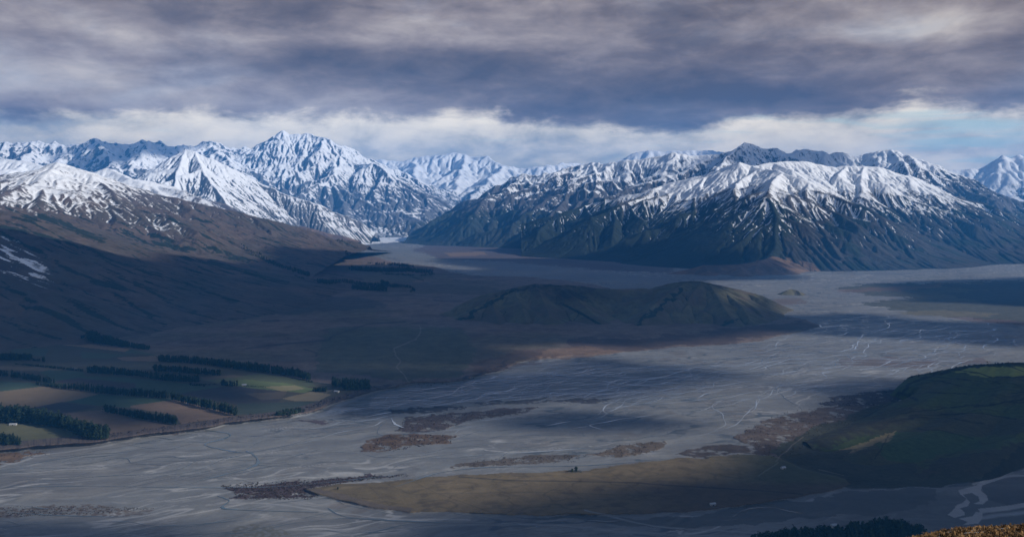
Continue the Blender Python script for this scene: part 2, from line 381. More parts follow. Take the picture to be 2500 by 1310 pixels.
# second left ridge + rounded snow top
add_mountain('mountain','lower brown ridge with streaky snow behind the left mountain',
 [[(-250,385,10.8),(-100,382,10.8),(0,388,10.8),(44,391,10.8),(97,398,10.8),(150,420,10.8),(225,428,10.6),(265,408,10.4),(300,428,10.2),(319,435,10.0),(356,448,9.9),(420,475,9.9),(454,495,9.9),(504,512,9.9),(571,539,9.9),(632,572,9.9),(700,592,10.1)]],
 (-7600,-2000,8000,12600),17,m_left,470,330,steep=0.5,gully=0.35,treeline=380,slope=0.5,spacing=620,seed=23,warp=70,rough=24,KT=.6,iters=7)
# left main mountain
def ex_left(gx,gy,h,s,veg,sl,conc,A):
    px=1250+gx/gy*FPX; py=HOR+(CAMZ-h)/gy*FPX
    ca,sa=math.cos(R(-27)),math.sin(R(-27)); al=gx*ca+gy*sa; ac=-gx*sa+gy*ca
    nzs=fbm(al/420,ac/38,5,350); nzt=fbm(al/150,ac/22,4,355)
    d=((px-10)/120)**2+((py-625-(px)*0.40)/50)**2
    s=s+1.25*np.exp(-d)*sm(-.25,.45,nzs+.8*nzt)
    d=((px-410)/70)**2+((py-552)/22)**2; s=s+0.35*np.exp(-d)
    # dark bush filling the gullies
    lg=np.log10(A/100.0)
    b=(sm(2.0,3.2,lg)*0.5+0.75*sm(.12,.42,nzs)+.3*sm(.1,.5,nzt))*sm(620,430,h)
    nz=fbm(gx/260,gy/260,4,333)
    qx=px+14*nz; qy=py+7*nz
    for pts,w_ in (([(10,553),(100,574),(200,602),(290,640),(370,665),(440,690),(520,717),(570,735)],5),([(62,533),(110,531),(150,545),(200,566),(250,588)],9),([(0,562),(70,600),(140,640),(230,690),(330,745),(400,795)],4),
                   ([(-20,690),(80,732),(160,790),(215,812)],6),([(380,575),(420,600),(470,612)],7),([(250,655),(330,690),(420,740),(480,762)],4),([(300,560),(350,590),(400,600)],5),([(520,640),(620,668),(700,690)],5),([(440,625),(540,650),(640,672)],4),([(100,620),(190,665),(260,700)],4),([(500,600),(560,622),(600,634)],4)):
        b=np.maximum(b,pline(qx+12*fbm(gx/90,gy/90,3,335),qy+6*fbm(gx/90,gy/90,3,336),pts,w_*1.3)*(0.45+0.75*sm(-.3,.25,nzt+nzs)))
    return s,veg,h,b
add_mountain('mountain','broad brown mountain on the left, snow dusted along its crest',
 [[(-450,470,7.2),(-250,440,7.3),(-100,425,7.4),(0,431,7.4),(80,413,7.5),(141,398,7.5),(181,413,7.5),(202,415,7.5),(286,451,7.6),(322,472,7.7),(356,488,7.8),(437,517,8.0),(504,545,8.2),(588,576,8.4),(689,600,8.5),(760,618,8.6),(830,632,8.7)],
  [(202,415,7.5),(300,500,6.8),(380,560,6.4),(470,615,6.1)],[(141,398,7.5),(130,470,6.7),(150,520,6.3)],[(356,488,7.8),(440,560,7.1),(560,620,6.8)],[(0,431,7.4),(20,490,6.6)],[(286,451,7.6),(390,530,7.0),(500,590,6.6),(600,640,6.3)]],
 (-5900,-1300,5200,9800),9.5,m_left,660,300,steep=0.2,gully=0.42,treeline=560,slope=0.40,q=1.7,spacing=520,seed=31,warp=60,rough=20,KT=.55,iters=8,extra=ex_left)
add_mountain('mountain','long dark spurs in front of the left mountain with a snow patch',
 [[(-500,430,5.7),(-200,470,5.5),(0,518,5.35),(60,532,5.3),(111,557,5.3),(188,578,5.3),(255,603,5.25),(400,645,5.15),(500,690,4.9),(585,738,4.58)],
  [(-400,500,4.9),(-100,540,4.75),(0,556,4.7),(91,580,4.65),(188,615,4.6),(300,665,4.45),(400,715,4.3),(480,760,4.05)],
  [(-400,600,4.0),(-100,640,3.9),(0,665,3.85),(120,705,3.75),(240,760,3.6),(330,805,3.45),(380,835,3.25)],
  [(-300,735,3.5),(0,765,3.4),(120,800,3.3),(200,825,3.2)]],
 (-3900,-900,2900,6700),8.5,m_left,640,260,steep=0.2,gully=0.3,treeline=520,slope=0.30,q=1.5,spacing=420,seed=37,warp=45,rough=9,KT=.42,iters=8,sl2=0.66,extra=ex_left)
# right range
add_mountain('mountain','long snow crested range along the right side, its dark flank falling to the valley',
 [[(1085,586,14.3),(1122,540,14.2),(1162,500,14),(1205,465,13.9),(1252,435,13.8),(1282,424,13.7),(1320,428,13.6),(1362,419,13.5),(1400,406,13.4),(1439,397,13.3),(1464,401,13.2),(1496,399,13.1),(1535,392,13),(1560,391,13),(1625,383,12.9),(1647,376,12.8),(1705,378,12.8),(1737,377,12.8),(1785,366,12.7),(1817,350,12.6),(1833,352,12.6),(1855,359,12.6),(1894,363,12.6),(1925,375,12.6),(1947,363,12.6),(1980,369,12.6),(2005,369,12.6),(2024,380,12.6),(2047,373,12.6),(2079,378,12.6),(2101,380,12.6),(2149,363,12.5),(2178,363,12.4),(2217,383,12.3),(2258,385,12.2),(2290,402,12.1),(2339,422,12),(2377,444,11.9),(2409,473,11.8),(2441,499,11.7),(2473,521,11.6),(2500,537,11.5),(2600,580,11.3)],
  [(1282,424,13.7),(1310,470,12.9),(1290,530,12.2),(1270,575,11.8)],[(1439,397,13.3),(1460,450,12.3),(1440,500,11.6)],[(1817,350,12.6),(1760,400,11.8)],[(2178,363,12.4),(2215,420,11.6),(2290,460,11)],[(1439,397,13.3),(1395,440,12.6),(1380,500,11.9),(1350,560,11.4)]],
 (-1500,8200,10000,15200),14.5,m_alp2,560,360,aspect=0.12,steep=0.9,gully=0.42,treeline=460,slope=0.64,q=1.45,spacing=850,seed=41,warp=80,rough=52,KT=.9,iters=9,rscale=420)
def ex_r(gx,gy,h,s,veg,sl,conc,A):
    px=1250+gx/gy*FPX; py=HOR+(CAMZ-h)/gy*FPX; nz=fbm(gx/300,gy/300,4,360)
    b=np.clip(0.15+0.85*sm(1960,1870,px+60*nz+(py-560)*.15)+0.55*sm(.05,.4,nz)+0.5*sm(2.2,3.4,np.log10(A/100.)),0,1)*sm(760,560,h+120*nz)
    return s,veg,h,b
m_front=m_right
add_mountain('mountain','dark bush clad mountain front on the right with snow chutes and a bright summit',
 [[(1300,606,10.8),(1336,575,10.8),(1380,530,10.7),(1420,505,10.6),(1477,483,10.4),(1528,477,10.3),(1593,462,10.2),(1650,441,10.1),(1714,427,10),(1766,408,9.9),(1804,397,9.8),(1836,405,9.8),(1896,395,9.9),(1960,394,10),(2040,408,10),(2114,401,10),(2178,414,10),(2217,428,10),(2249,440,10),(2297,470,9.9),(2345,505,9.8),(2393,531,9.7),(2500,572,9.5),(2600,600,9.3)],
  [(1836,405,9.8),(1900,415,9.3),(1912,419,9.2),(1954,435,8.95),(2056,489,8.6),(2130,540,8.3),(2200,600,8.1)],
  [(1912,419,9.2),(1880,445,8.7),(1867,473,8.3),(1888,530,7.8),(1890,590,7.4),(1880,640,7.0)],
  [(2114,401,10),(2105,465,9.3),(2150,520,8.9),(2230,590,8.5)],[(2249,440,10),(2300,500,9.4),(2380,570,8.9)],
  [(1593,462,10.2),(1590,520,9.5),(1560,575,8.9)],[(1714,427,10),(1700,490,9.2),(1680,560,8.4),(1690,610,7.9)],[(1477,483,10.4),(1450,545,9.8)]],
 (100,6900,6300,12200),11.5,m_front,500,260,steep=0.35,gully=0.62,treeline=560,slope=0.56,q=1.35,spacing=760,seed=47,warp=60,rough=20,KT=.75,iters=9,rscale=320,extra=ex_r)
# ------------------------------------------------------------------ small hills on the valley floor
add_mountain('hill','brown knoll below the snowy pyramid at the valley mouth',
 [[(600,575,11.6),(634,566,11.5),(667,559,11.4),(700,557,11.4),(734,551,11.4),(761,558,11.3),(781,571,11.2),(802,576,11.1),(825,594,11.0)],[(700,557,11.4),(690,580,11.0)],[(781,571,11.2),(775,590,10.9)]],
 (-4000,-1950,10500,12200),9,m_tan,430,200,smin=-0.4,treeline=700,slope=0.42,q=1.3,spacing=260,seed=51,warp=25,rough=10,KT=.25,iters=5)
add_mountain('hill','low brown mound at the foot of the left mountain',
 [[(715,622,9.2),(740,612,9.2),(768,605,9.2),(795,608,9.1),(820,620,9.0),(835,627,8.95)]],
 (-2600,-1500,8500,9700),8,m_tan,900,100,smin=-1,treeline=700,slope=0.3,q=1.3,spacing=200,seed=53,warp=18,rough=4,KT=.12,iters=4)
add_mountain('hill','low brown foothills at the base of the dark right mountain',
 [[(1622,668,6.65),(1660,661,6.65),(1690,655,6.7),(1720,647,6.75),(1760,646,6.8),(1800,645,6.8),(1850,639,6.8),(1880,650,6.7),(1900,665,6.6)],[(1850,639,6.8),(1900,620,7.3)],[(1720,647,6.75),(1735,665,6.5)],[(1800,645,6.8),(1815,665,6.45)]],
 (1000,2400,6100,7800),6,m_tan,900,100,smin=-1,treeline=700,slope=0.36,q=1.3,spacing=130,seed=57,warp=25,rough=6,KT=.15,iters=5)
def ex_hill(gx,gy,h,s,veg,sl,conc,A):
    px=1250+gx/gy*FPX; py=HOR+(CAMZ-h)/gy*FPX; nz=fbm(gx/60,gy/60,4,340)
    b=0.55*sm(-.1,.5,fbm(gx/120,gy/120,4,341))+0.5*sm(1.5,2.8,np.log10(A/10.))-0.25
    qx=px+16*nz; qy=py+8*nz
    for pts,w_ in (([(1560,792),(1590,765),(1630,735),(1665,708)],7),([(1112,790),(1150,765),(1190,742),(1255,706)],6),([(1130,790),(1200,795),(1320,800)],4),([(1255,706),(1340,696),(1440,700)],4),([(1720,808),(1790,785),(1800,778)],4),([(1370,740),(1420,765),(1470,795)],4)):
        b=np.maximum(b,pline(qx,qy,pts,w_)*.9)
    return s,veg+0.25,h,b
add_mountain('hill','long isolated hill with two humps rising from the plain',
 [[(1112,792,3.85),(1140,765,3.9),(1162,750,3.95),(1202,729,4.05),(1255,705,4.15),(1290,697,4.2),(1313,693,4.2),(1366,695,4.22),(1400,696,4.25),(1435,699,4.25),(1472,705,4.28),(1530,706,4.3),(1598,704,4.3),(1631,693,4.3),(1660,687,4.28),(1684,685,4.25),(1710,686,4.22),(1733,691,4.2),(1774,713,4.15),(1827,738,4.05),(1850,755,3.98),(1868,775,3.9)],
  [(1684,685,4.25),(1640,715,4.05),(1590,755,3.85),(1560,790,3.72)],[(1313,693,4.2),(1330,730,4.0),(1345,770,3.8)],[(1366,695,4.22),(1420,735,4.0),(1455,770,3.82)],
  [(1733,691,4.2),(1760,735,3.98),(1790,778,3.75)],[(1202,729,4.05),(1215,765,3.85),(1225,790,3.72)],[(1255,705,4.15),(1280,745,3.92),(1290,785,3.75)],[(1774,713,4.15),(1820,755,3.9),(1835,780,3.78)]],
 (-420,1400,3350,4950),3.2,m_hill,900,100,smin=-1,treeline=60,slope=0.46,q=1.2,spacing=150,seed=61,warp=28,rough=9,KT=.22,iters=7,rscale=90,extra=ex_hill)
add_mountain('hill','tiny dark rocky knoll alone on the gravel plain',
 [[(1908,717,5.05),(1920,708,5.08),(1932,705,5.1),(1945,708,5.08),(1954,716,5.03)]],
 (1400,1800,4850,5300),3,m_hill,900,100,smin=-1,treeline=60,slope=0.5,q=1.2,spacing=40,seed=63,warp=8,rough=4,KT=.05,iters=3,base=0)
add_mountain('hill','flat brown rise behind the long isolated hill',
 [[(1735,712,5.3),(1770,702,5.4),(1810,699,5.45),(1850,704,5.4)]],
 (1000,1700,5000,5900),5,m_left,900,100,smin=-1,treeline=700,slope=0.16,q=1.2,spacing=300,seed=64,warp=12,rough=3,KT=.05,iters=3,base=-1)

# ------------------------------------------------------------------ the valley floor: painted once, split into its surfaces
cols=np.concatenate([np.arange(-1300,-40,14.0),np.arange(-40,2541,1.9),np.arange(2550,3800,14.0)])
rows=np.concatenate([np.arange(543,560,2.5),np.arange(560,1330,1.25),1330*1.035**np.arange(0,36)])
PX,PY=np.meshgrid(cols,rows)
PX=PX.astype(np.float32); PY=PY.astype(np.float32)
Y0=CAMZ*FPX/(PY-HOR); X0=(PX-1250)/FPX*Y0
near=np.clip((PY-HOR)/400,0.08,1.3)
# flow direction frame of the river
fa=math.radians(22); fx=X0*math.cos(fa)+Y0*math.sin(fa); fy=-X0*math.sin(fa)+Y0*math.cos(fa)
_wa=fbm(X0/260,Y0/260,3,66)*70; _wb=fbm(X0/260+5,Y0/260,3,67)*55
fx=fx+_wa; fy=fy+_wb
n_st=fbm(fx/600,fy/120,5,70); n_st2=fbm(fx/230,fy/42,5,75); n_big=fbm(X0/900,Y0/900,4,80); n_md=fbm(X0/160,Y0/160,4,85); n_fi=fbm(X0/40,Y0/40,4,90)
wxp=PX+26*near*fbm(X0/180,Y0/140,4,92)+5*n_fi; wyp=PY+9*near*fbm(X0/170+9,Y0/150,4,94)+3*near*n_fi
V=[(-1400,560),(600,560),(815,578),(822,592),(835,600),(845,612),(900,622),(960,640),(1060,650),(1100,664),(1160,672),(1320,676),(1420,688),(1500,704),(1640,704),(1700,700),(1780,712),(1850,745),(1880,765),(1960,778),(2003,792),(1990,800),(1930,815),(1850,832),(1750,842),(1650,848),(1520,859),(1400,866),(1310,874),(1250,890),(1180,912),(1140,928),(1080,932),(1000,934),(950,944),(900,957),(850,974),(800,988),(760,1002),(700,1016),(640,1024),(560,1033),(480,1046),(350,1062),(262,1076),(200,1080),(130,1085),(60,1091),(0,1100),(-500,1150),(-1400,1230)]
T=[(735,1197),(830,1180),(900,1180),(1000,1167),(1100,1160),(1200,1156),(1350,1150),(1450,1145),(1560,1133),(1640,1119),(1760,1112),(1880,1110),(1930,1128),(1990,1150),(2060,1168),(2090,1182),(2050,1192),(2000,1203),(1950,1212),(1900,1222),(1850,1232),(1750,1240),(1600,1250),(1450,1257),(1250,1256),(1100,1250),(1000,1247),(940,1240),(850,1222),(780,1210)]
FM=[(-1400,700),(0,815),(60,820),(100,828),(214,835),(380,868),(480,885),(560,897),(657,909),(758,930),(840,940),(900,942),(960,938),(900,957),(850,974),(800,988),(760,1002),(700,1016),(640,1024),(560,1033),(480,1046),(350,1062),(262,1076),(200,1080),(130,1085),(60,1091),(0,1100),(-500,1150),(-1400,1230)]
mV=pip(wxp*0.6+PX*0.4,PY*0.65+wyp*0.35,V); mT=pip(PX+1.0*(wxp-PX),PY+0.7*(wyp-PY),T); mF=pip(PX,PY,FM)&mV
col=np.zeros(PX.shape+(3,),np.float32)
def lay(mask,c,a=1.0):
    global col
    mk=(mask.astype(np.float32)*a)[...,None]
    col[:]=col*(1-mk)+np.array(c,np.float32)*mk
def poly(pts,c,a=1.0,rag=1.0,extra=None,soft=0):
    m=pip(PX+(wxp-PX)*rag,PY+(wyp-PY)*rag,pts).astype(np.float32)
    if extra is not None: m=m*extra
    if soft: m=blur(m,soft)
    lay(m,c,a); return m
GR=(.150,.156,.160)
lay(np.ones(PX.shape),GR)
# gravel: long streaks of paler shingle and darker silt
n_st3=fbm(fx/60,fy/17,4,78)
lay(sm(0.0,0.45,n_st),(.115,.115,.118),0.7); lay(sm(0.05,0.45,-n_st2),(.205,.198,.185),0.5); lay(sm(0.1,0.45,n_st2),(.115,.117,.122),0.5)
lay(sm(0.1,.5,n_st3),(.20,.195,.185),.35); lay(sm(.1,.5,-n_st3),(.115,.11,.108),.35)
lay(sm(0.05,.5,n_md+.5*n_fi)*sm(-.1,.4,-n_big),(.105,.088,.075),.55)
for (a_,b_,th_,sd_,c_,al_,side) in ((520,130,24,101,(.32,.315,.31),.8,1),(430,110,22,131,(.05,.065,.08),.85,-1),(190,55,17,137,(.27,.265,.26),.5,1),(150,45,15,139,(.075,.085,.10),.5,-1)):
    rid=1-np.abs(fbm(fx/a_,fy/b_,4,sd_))*th_
    lay(np.clip(rid*1.6,0,1)*sm(-.05,.25,side*n_big+.7*n_md),c_,al_)
lay(sm(0.25,0.6,n_md+0.4*n_fi-0.1)*sm(0.0,0.4,n_big),(.12,.095,.08),0.5)
# valley floor, brown and dull green
lay(mV,(.145,.110,.090))
lay(mV*sm(-.05,.35,n_big+0.5*fbm(X0/500,Y0/260,3,120)),(.100,.088,.062),0.8); lay(mV*sm(.1,.5,n_md),(.070,.050,.048),0.55); lay(mV*sm(.25,.6,n_fi),(.05,.038,.034),0.4)
poly([(800,800),(1130,800),(1160,860),(1130,925),(1000,930),(760,905),(780,850)],(.070,.076,.046),0.75,extra=mV)
poly([(640,705),(900,730),(960,745),(700,770),(600,765)],(.038,.042,.042),0.7,1.5,soft=3)
poly([(700,640),(840,650),(1060,672),(980,695),(700,672)],(.055,.062,.042),0.7)
poly([(590,695),(1000,715),(1250,720),(1200,700),(1040,690),(700,690)],(.072,.062,.045),0.7)
# upper valley bands
poly([(830,600),(1000,605),(1110,618),(1090,640),(900,625)],(.15,.155,.15),0.8)
poly([(1050,590),(1260,596),(1330,612),(1500,630),(1640,652),(1640,664),(1430,655),(1250,640),(1080,632),(1010,612)],(.075,.055,.055),0.85,2)
poly([(1140,593),(1225,588),(1260,595),(1160,598)],(.24,.17,.13),0.9,.5)
poly([(1085,617),(1180,614),(1190,622),(1100,626)],(.19,.13,.09),0.9,.5)
poly([(1290,628),(1420,640),(1630,664),(1500,662),(1340,648)],(.065,.05,.055),0.8,2)
poly([(1060,640),(1240,640),(1500,668),(1640,680),(1620,698),(1380,682),(1160,668)],(.15,.155,.16),0.75,2)
snowm=poly([(812,574),(1060,570),(1062,582),(1000,588),(900,596),(850,600),(824,600)],(.80,.82,.84),0.95,.4,extra=sm(-.7,-.2,n_fi))
# right side floor
RG=[(2030,700),(2140,692),(2300,690),(2560,680),(3700,672),(3700,790),(2560,792),(2440,785),(2350,776),(2220,765),(2160,752),(2100,740),(2240,726),(2110,718)]
mR=poly(RG,(.060,.062,.048),0.9,1.6)
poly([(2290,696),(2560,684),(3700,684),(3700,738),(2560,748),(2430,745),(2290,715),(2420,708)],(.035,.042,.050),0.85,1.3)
poly([(2180,762),(2300,758),(2430,762),(2450,768),(2360,775),(2240,768)],(.13,.115,.075),0.8)
poly([(2040,708),(2160,700),(2300,692),(2300,700),(2100,715)],(.13,.085,.065),0.7,1.3)
poly([(2310,772),(2560,788),(2560,800),(2370,785)],(.10,.065,.06),0.7)
poly([(1800,735),(1960,728),(1970,736),(1850,748)],(.11,.075,.055),0.7,1.4)
poly([(2040,885),(2160,872),(2280,880),(2290,890),(2150,895),(2080,892)],(.10,.07,.06),0.7,1.6)
poly([(2320,880),(2400,872),(2420,882),(2340,890)],(.10,.065,.055),0.7,1.6)
# brown flat below the isolated hill
poly([(1400,830),(1700,815),(1880,790),(1960,782),(2003,792),(1930,812),(1750,840),(1500,858),(1400,862)],(.055,.038,.036),0.7,1.5,extra=mV)
poly([(1330,858),(1400,846),(1520,852),(1500,862),(1400,872),(1320,880)],(.15,.10,.07),0.8,1.5)
poly([(1150,885),(1250,860),(1330,852),(1330,880),(1250,890),(1180,912)],(.085,.058,.048),0.7,1.5)
# scrub islands in the river
SC=[[(890,1098),(915,1075),(960,1060),(1040,1060),(1115,1062),(1100,1082),(1020,1090),(960,1102)],
 [(970,1050),(985,1020),(1060,1008),(1150,1005),(1240,1000),(1320,995),(1270,1012),(1180,1022),(1100,1040),(1010,1056)],
 [(930,1002),(1000,995),(1100,992),(1150,990),(1050,1006),(950,1008)],
 [(1280,985),(1450,970),(1500,975),(1400,985)],[(1150,978),(1350,968),(1300,982),(1180,988)],
 [(1100,1140),(1170,1120),(1350,1112),(1440,1108),(1400,1128),(1280,1135)],[(1450,1110),(1500,1085),(1620,1078),(1600,1100),(1540,1115)],
 [(530,1185),(620,1180),(740,1175),(860,1165),(960,1160),(1010,1158),(840,1178),(740,1196),(790,1210),(740,1220),(560,1216),(575,1200)],
 [(1820,1045),(1850,1030),(1930,1000),(2060,985),(2200,965),(2240,975),(2330,1000),(2150,1050),(1960,1100),(1900,1120),(1830,1105),(1840,1090),(1800,1070)],
 [(1990,985),(2060,962),(2200,945),(2240,965),(2200,990),(2080,995)],[(1640,1112),(1700,1092),(1830,1085),(1900,1092),(1900,1106),(1760,1112)],
 [(-60,1145),(-40,1115),(100,1095),(135,1100),(95,1112),(40,1128),(-60,1150)],[(700,1030),(800,1022),(780,1034)],[(380,1055),(450,1050),(430,1056)]]
scr=np.zeros(PX.shape,np.float32)
scn=[(.085,.052,.030),(.050,.036,.034),(.045,.038,.04),(.05,.045,.048),(.05,.045,.048),(.085,.068,.055),(.095,.07,.05),(.050,.032,.032),(.078,.058,.048),(.04,.034,.04),(.055,.042,.036),(.12,.075,.045),(.06,.045,.05),(.08,.06,.05)]
for s_,c_ in zip(SC,scn):
    e=sm(-.45,-.1,n_fi+0.8*fbm(X0/18,Y0/14,3,140)+0.15)
    m=poly(s_,c_,0.92,1.3,extra=e); scr=np.maximum(scr,m)
for pp,c_ in (([(-60,1238),(60,1232),(200,1232),(390,1240),(370,1250),(180,1258),(-60,1262)],(.09,.065,.05)),([(560,1290),(620,1275),(700,1300),(620,1330),(560,1330)],(.10,.095,.075))):
    poly(pp,c_,0.8,1.2,extra=sm(-.2,.15,fbm(X0/9,Y0/9,3,150)))
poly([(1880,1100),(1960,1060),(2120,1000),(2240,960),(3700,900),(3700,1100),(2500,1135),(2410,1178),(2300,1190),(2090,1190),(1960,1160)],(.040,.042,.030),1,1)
# tawny grass terrace
lay(mT,(.155,.118,.070)); lay(mT*sm(.0,.5,n_big+n_md*0.6),(.10,.080,.048),0.7); lay(mT*sm(.15,.5,n_fi+.4*n_st3),(.07,.055,.04),0.5); lay(mT*sm(.1,.5,-n_st2),(.18,.142,.09),.4)
for pts in ([(1000,1170),(1060,1200),(1200,1250)],[(1480,1145),(1560,1200),(1610,1245)],[(1000,1205),(1300,1200),(1700,1212),(1900,1215)],[(900,1185),(960,1240)]): lay(mT*pline(PX,PY,pts,.8),(.05,.045,.035),.45)
lay(mT*np.clip(1-np.abs(fbm(X0/120,Y0/80,3,180))*16,0,1),(.06,.05,.035),.5); lay(mT*sm(1650,1950,PX+30*n_md)*sm(1250,1150,PY),(.055,.065,.038),0.8)
lay(mT*sm(1450,1700,PX)*sm(1170,1190,PY),(.080,.058,.045),0.75)
lay(mT*sm(0.2,0.55,n_st2),(.075,.062,.042),0.35)
lay(pline(PX,PY,[(1120,1163),(1250,1172),(1400,1174),(1550,1177),(1640,1184),(1850,1196),(1960,1205)],1.6),(.03,.03,.03),0.7)
poly([(1385,1146),(1415,1145),(1418,1152),(1395,1152)],(.04,.04,.03),0.9,.5)
poly([(735,1197),(780,1208),(850,1222),(1000,1247),(1010,1238),(880,1212),(780,1196)],(.10,.082,.07),0.8,1)
# bottom right: dark flats and pale channel
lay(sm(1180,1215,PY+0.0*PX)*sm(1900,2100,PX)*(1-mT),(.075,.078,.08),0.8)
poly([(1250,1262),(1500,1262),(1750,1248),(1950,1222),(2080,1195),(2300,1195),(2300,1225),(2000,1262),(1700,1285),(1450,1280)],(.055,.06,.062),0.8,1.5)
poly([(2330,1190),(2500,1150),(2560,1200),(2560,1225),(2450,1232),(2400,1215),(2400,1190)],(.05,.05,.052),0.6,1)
for pts,w_,c_ in (([(2520,1158),(2470,1160),(2420,1168),(2385,1182)],3.5,(.30,.29,.28)),([(2385,1250),(2440,1240),(2560,1228)],3.5,(.30,.29,.28)),([(2385,1262),(2460,1250),(2560,1243)],5,(.26,.26,.26)),
    ([(850,1292),(1050,1285),(1300,1278),(1500,1296),(1800,1308),(2000,1302)],3,(.19,.19,.19)),([(1420,1245),(1600,1282),(1750,1292),(1850,1300)],2.4,(.2,.2,.2)),([(560,1228),(700,1232),(950,1262),(1150,1270)],2,(.24,.24,.24)),
    ([(640,1018),(780,1010),(840,985),(900,962),(960,940)],5,(.21,.22,.235)),([(0,1142),(120,1105),(200,1095),(330,1072)],1.5,(.27,.27,.27))):
    lay(pline(wxp*.5+PX*.5,wyp*.5+PY*.5,pts,w_),c_,0.85)
for pts in ([(2440,1160),(2400,1172),(2385,1184),(2340,1196),(2345,1206),(2362,1216),(2350,1226),(2335,1232),(2325,1244),(2312,1255),(2330,1262),(2352,1256),(2353,1248),(2343,1240),(2362,1234),(2368,1224),(2352,1206),(2372,1202),(2390,1212),(2392,1222),(2376,1228),(2398,1230),(2412,1219),(2408,1208),(2394,1196),(2400,1184),(2450,1166)],
  [(2350,1262),(2372,1258),(2380,1248),(2396,1250),(2396,1262),(2388,1276),(2350,1280),(2362,1272),(2340,1264)],[(2385,1240),(2450,1234),(2560,1216),(2560,1226),(2440,1246),(2392,1248)]):
    lay(pip(PX+(wxp-PX)*.12,PY+(wyp-PY)*.12,pts),(.31,.30,.29),.9)
# fields of the river terrace
lay(mF,(.072,.066,.045)); lay(mF*sm(.1,.5,n_md),(.06,.05,.042),0.5)
FL=[([(85,823),(320,852),(305,858),(160,842),(90,832)],(.20,.125,.085)),([(320,852),(385,868),(300,860)],(.06,.075,.055)),([(20,840),(120,852),(110,868),(30,866)],(.05,.065,.055)),([(200,858),(320,864),(260,876),(200,874)],(.055,.068,.05)),
 ([(285,872),(380,868),(388,882),(300,880)],(.16,.105,.08)),([(95,885),(300,880),(390,890),(350,905),(210,893),(110,890)],(.066,.06,.05)),([(60,895),(200,897),(120,906),(-60,900),(-60,890)],(.11,.085,.065)),
 ([(120,902),(200,907),(210,918),(170,925),(135,930),(95,908)],(.050,.068,.045)),([(205,918),(300,920),(480,940),(545,942),(460,962),(430,965),(270,945),(160,935)],(.055,.072,.048)),([(130,930),(190,922),(330,935),(330,948),(200,942)],(.06,.042,.045)),
 ([(-60,925),(90,935),(100,945),(60,955),(-60,960)],(.040,.062,.05)),([(-60,962),(100,943),(180,948),(240,962),(160,980),(60,998),(-60,990)],(.15,.105,.075)),([(240,962),(420,972),(400,985),(330,995),(250,990),(160,980)],(.045,.068,.050)),
 ([(60,998),(150,980),(240,992),(180,1005),(120,1010)],(.042,.036,.042)),([(320,990),(420,976),(450,975),(560,1000),(575,1015),(440,1035),(430,1012),(320,995)],(.15,.098,.08)),([(120,1012),(250,1000),(330,1022),(430,1040),(350,1052),(262,1060),(180,1020)],(.13,.088,.072)),
 ([(-60,1035),(100,1032),(160,1045),(215,1060),(212,1075),(100,1082),(-60,1090)],(.10,.092,.055)),([(430,962),(545,942),(700,950),(680,985),(600,990),(520,975),(460,972)],(.052,.044,.050)),([(480,925),(640,912),(760,930),(770,942),(640,945),(540,935)],(.075,.082,.05)),
 ([(540,935),(600,925),(700,935),(780,950),(740,958),(620,948)],(.10,.12,.055)),([(640,944),(720,940),(745,948),(690,955)],(.20,.165,.10)),([(690,972),(760,955),(810,962),(780,978),(720,978)],(.19,.145,.10)),([(600,960),(700,955),(690,972),(640,975)],(.10,.075,.06)),
 ([(580,985),(790,978),(760,998),(640,1012),(580,1010)],(.045,.055,.05)),([(490,920),(570,914),(600,918),(500,928)],(.10,.075,.06))]
for pts,c_ in FL:
    c_=(min(.4,c_[0]*1.15),min(.4,c_[1]*1.22),min(.4,c_[2]*1.08)); m=poly(pts,c_,0.92,0.12)
    lay(m*sm(-.1,.4,fbm((X0*.9+Y0*.3)/60,(Y0*.9-X0*.3)/12,3,160)),tuple(a*.82 for a in c_),0.5)
lay(pline(PX,PY,[(830,945),(800,955),(790,965),(770,978)],1.2),(.16,.14,.12),0.8)
# bluff between terrace and river, tracks, gullies
bl=pip(PX,PY,[(p[0],p[1]) for p in V if 0<=p[0]<=1010 and p[1]>930][::1]+[(0,1080),(130,1068),(262,1058),(350,1046),(480,1030),(560,1016),(640,1008),(700,1000),(760,984),(800,972),(850,958),(900,946),(950,936)][::1])
lay(bl,(.105,.082,.075),0.85); lay(bl*sm(-.1,.3,fbm(PX/5,PY/30,3,170)),(.05,.042,.045),0.7)
TR=[([(1000,935),(985,915),(968,895),(978,880),(965,865),(962,850),(990,838),(1015,828),(1028,810),(1025,795)],1.4,(.20,.17,.15)),([(1000,935),(960,938)],1.5,(.16,.14,.12)),
 ([(600,850),(700,838),(800,830),(815,818),(860,803),(900,790),(990,785)],1.8,(.03,.033,.04)),([(742,852),(775,862),(770,868)],2,(.035,.035,.04)),([(640,783),(680,782)],3,(.03,.033,.04)),([(1080,772),(1150,768)],2,(.03,.033,.04)),
 ([(200,808),(300,800),(400,790)],1.2,(.05,.045,.04)),([(1900,1128),(1892,1135),(1850,1160)],1.3,(.17,.17,.12)),([(1895,1126),(1905,1110),(1930,1090),(1960,1066)],1.2,(.16,.14,.12)),([(2000,1145),(2060,1160)],1.2,(.14,.13,.10))]
for pts,w_,c_ in TR: lay(pline(PX+(wxp-PX)*.15,PY+(wyp-PY)*.15,pts,w_),c_,0.75)
lay(pline(wxp,wyp,[(1140,926),(1180,908),(1230,892),(1240,880)],4),(.03,.028,.035),0.8)
lay(pline(wxp,wyp,[(800,985),(850,972),(900,953),(960,940)],3),(.04,.035,.035),0.7)
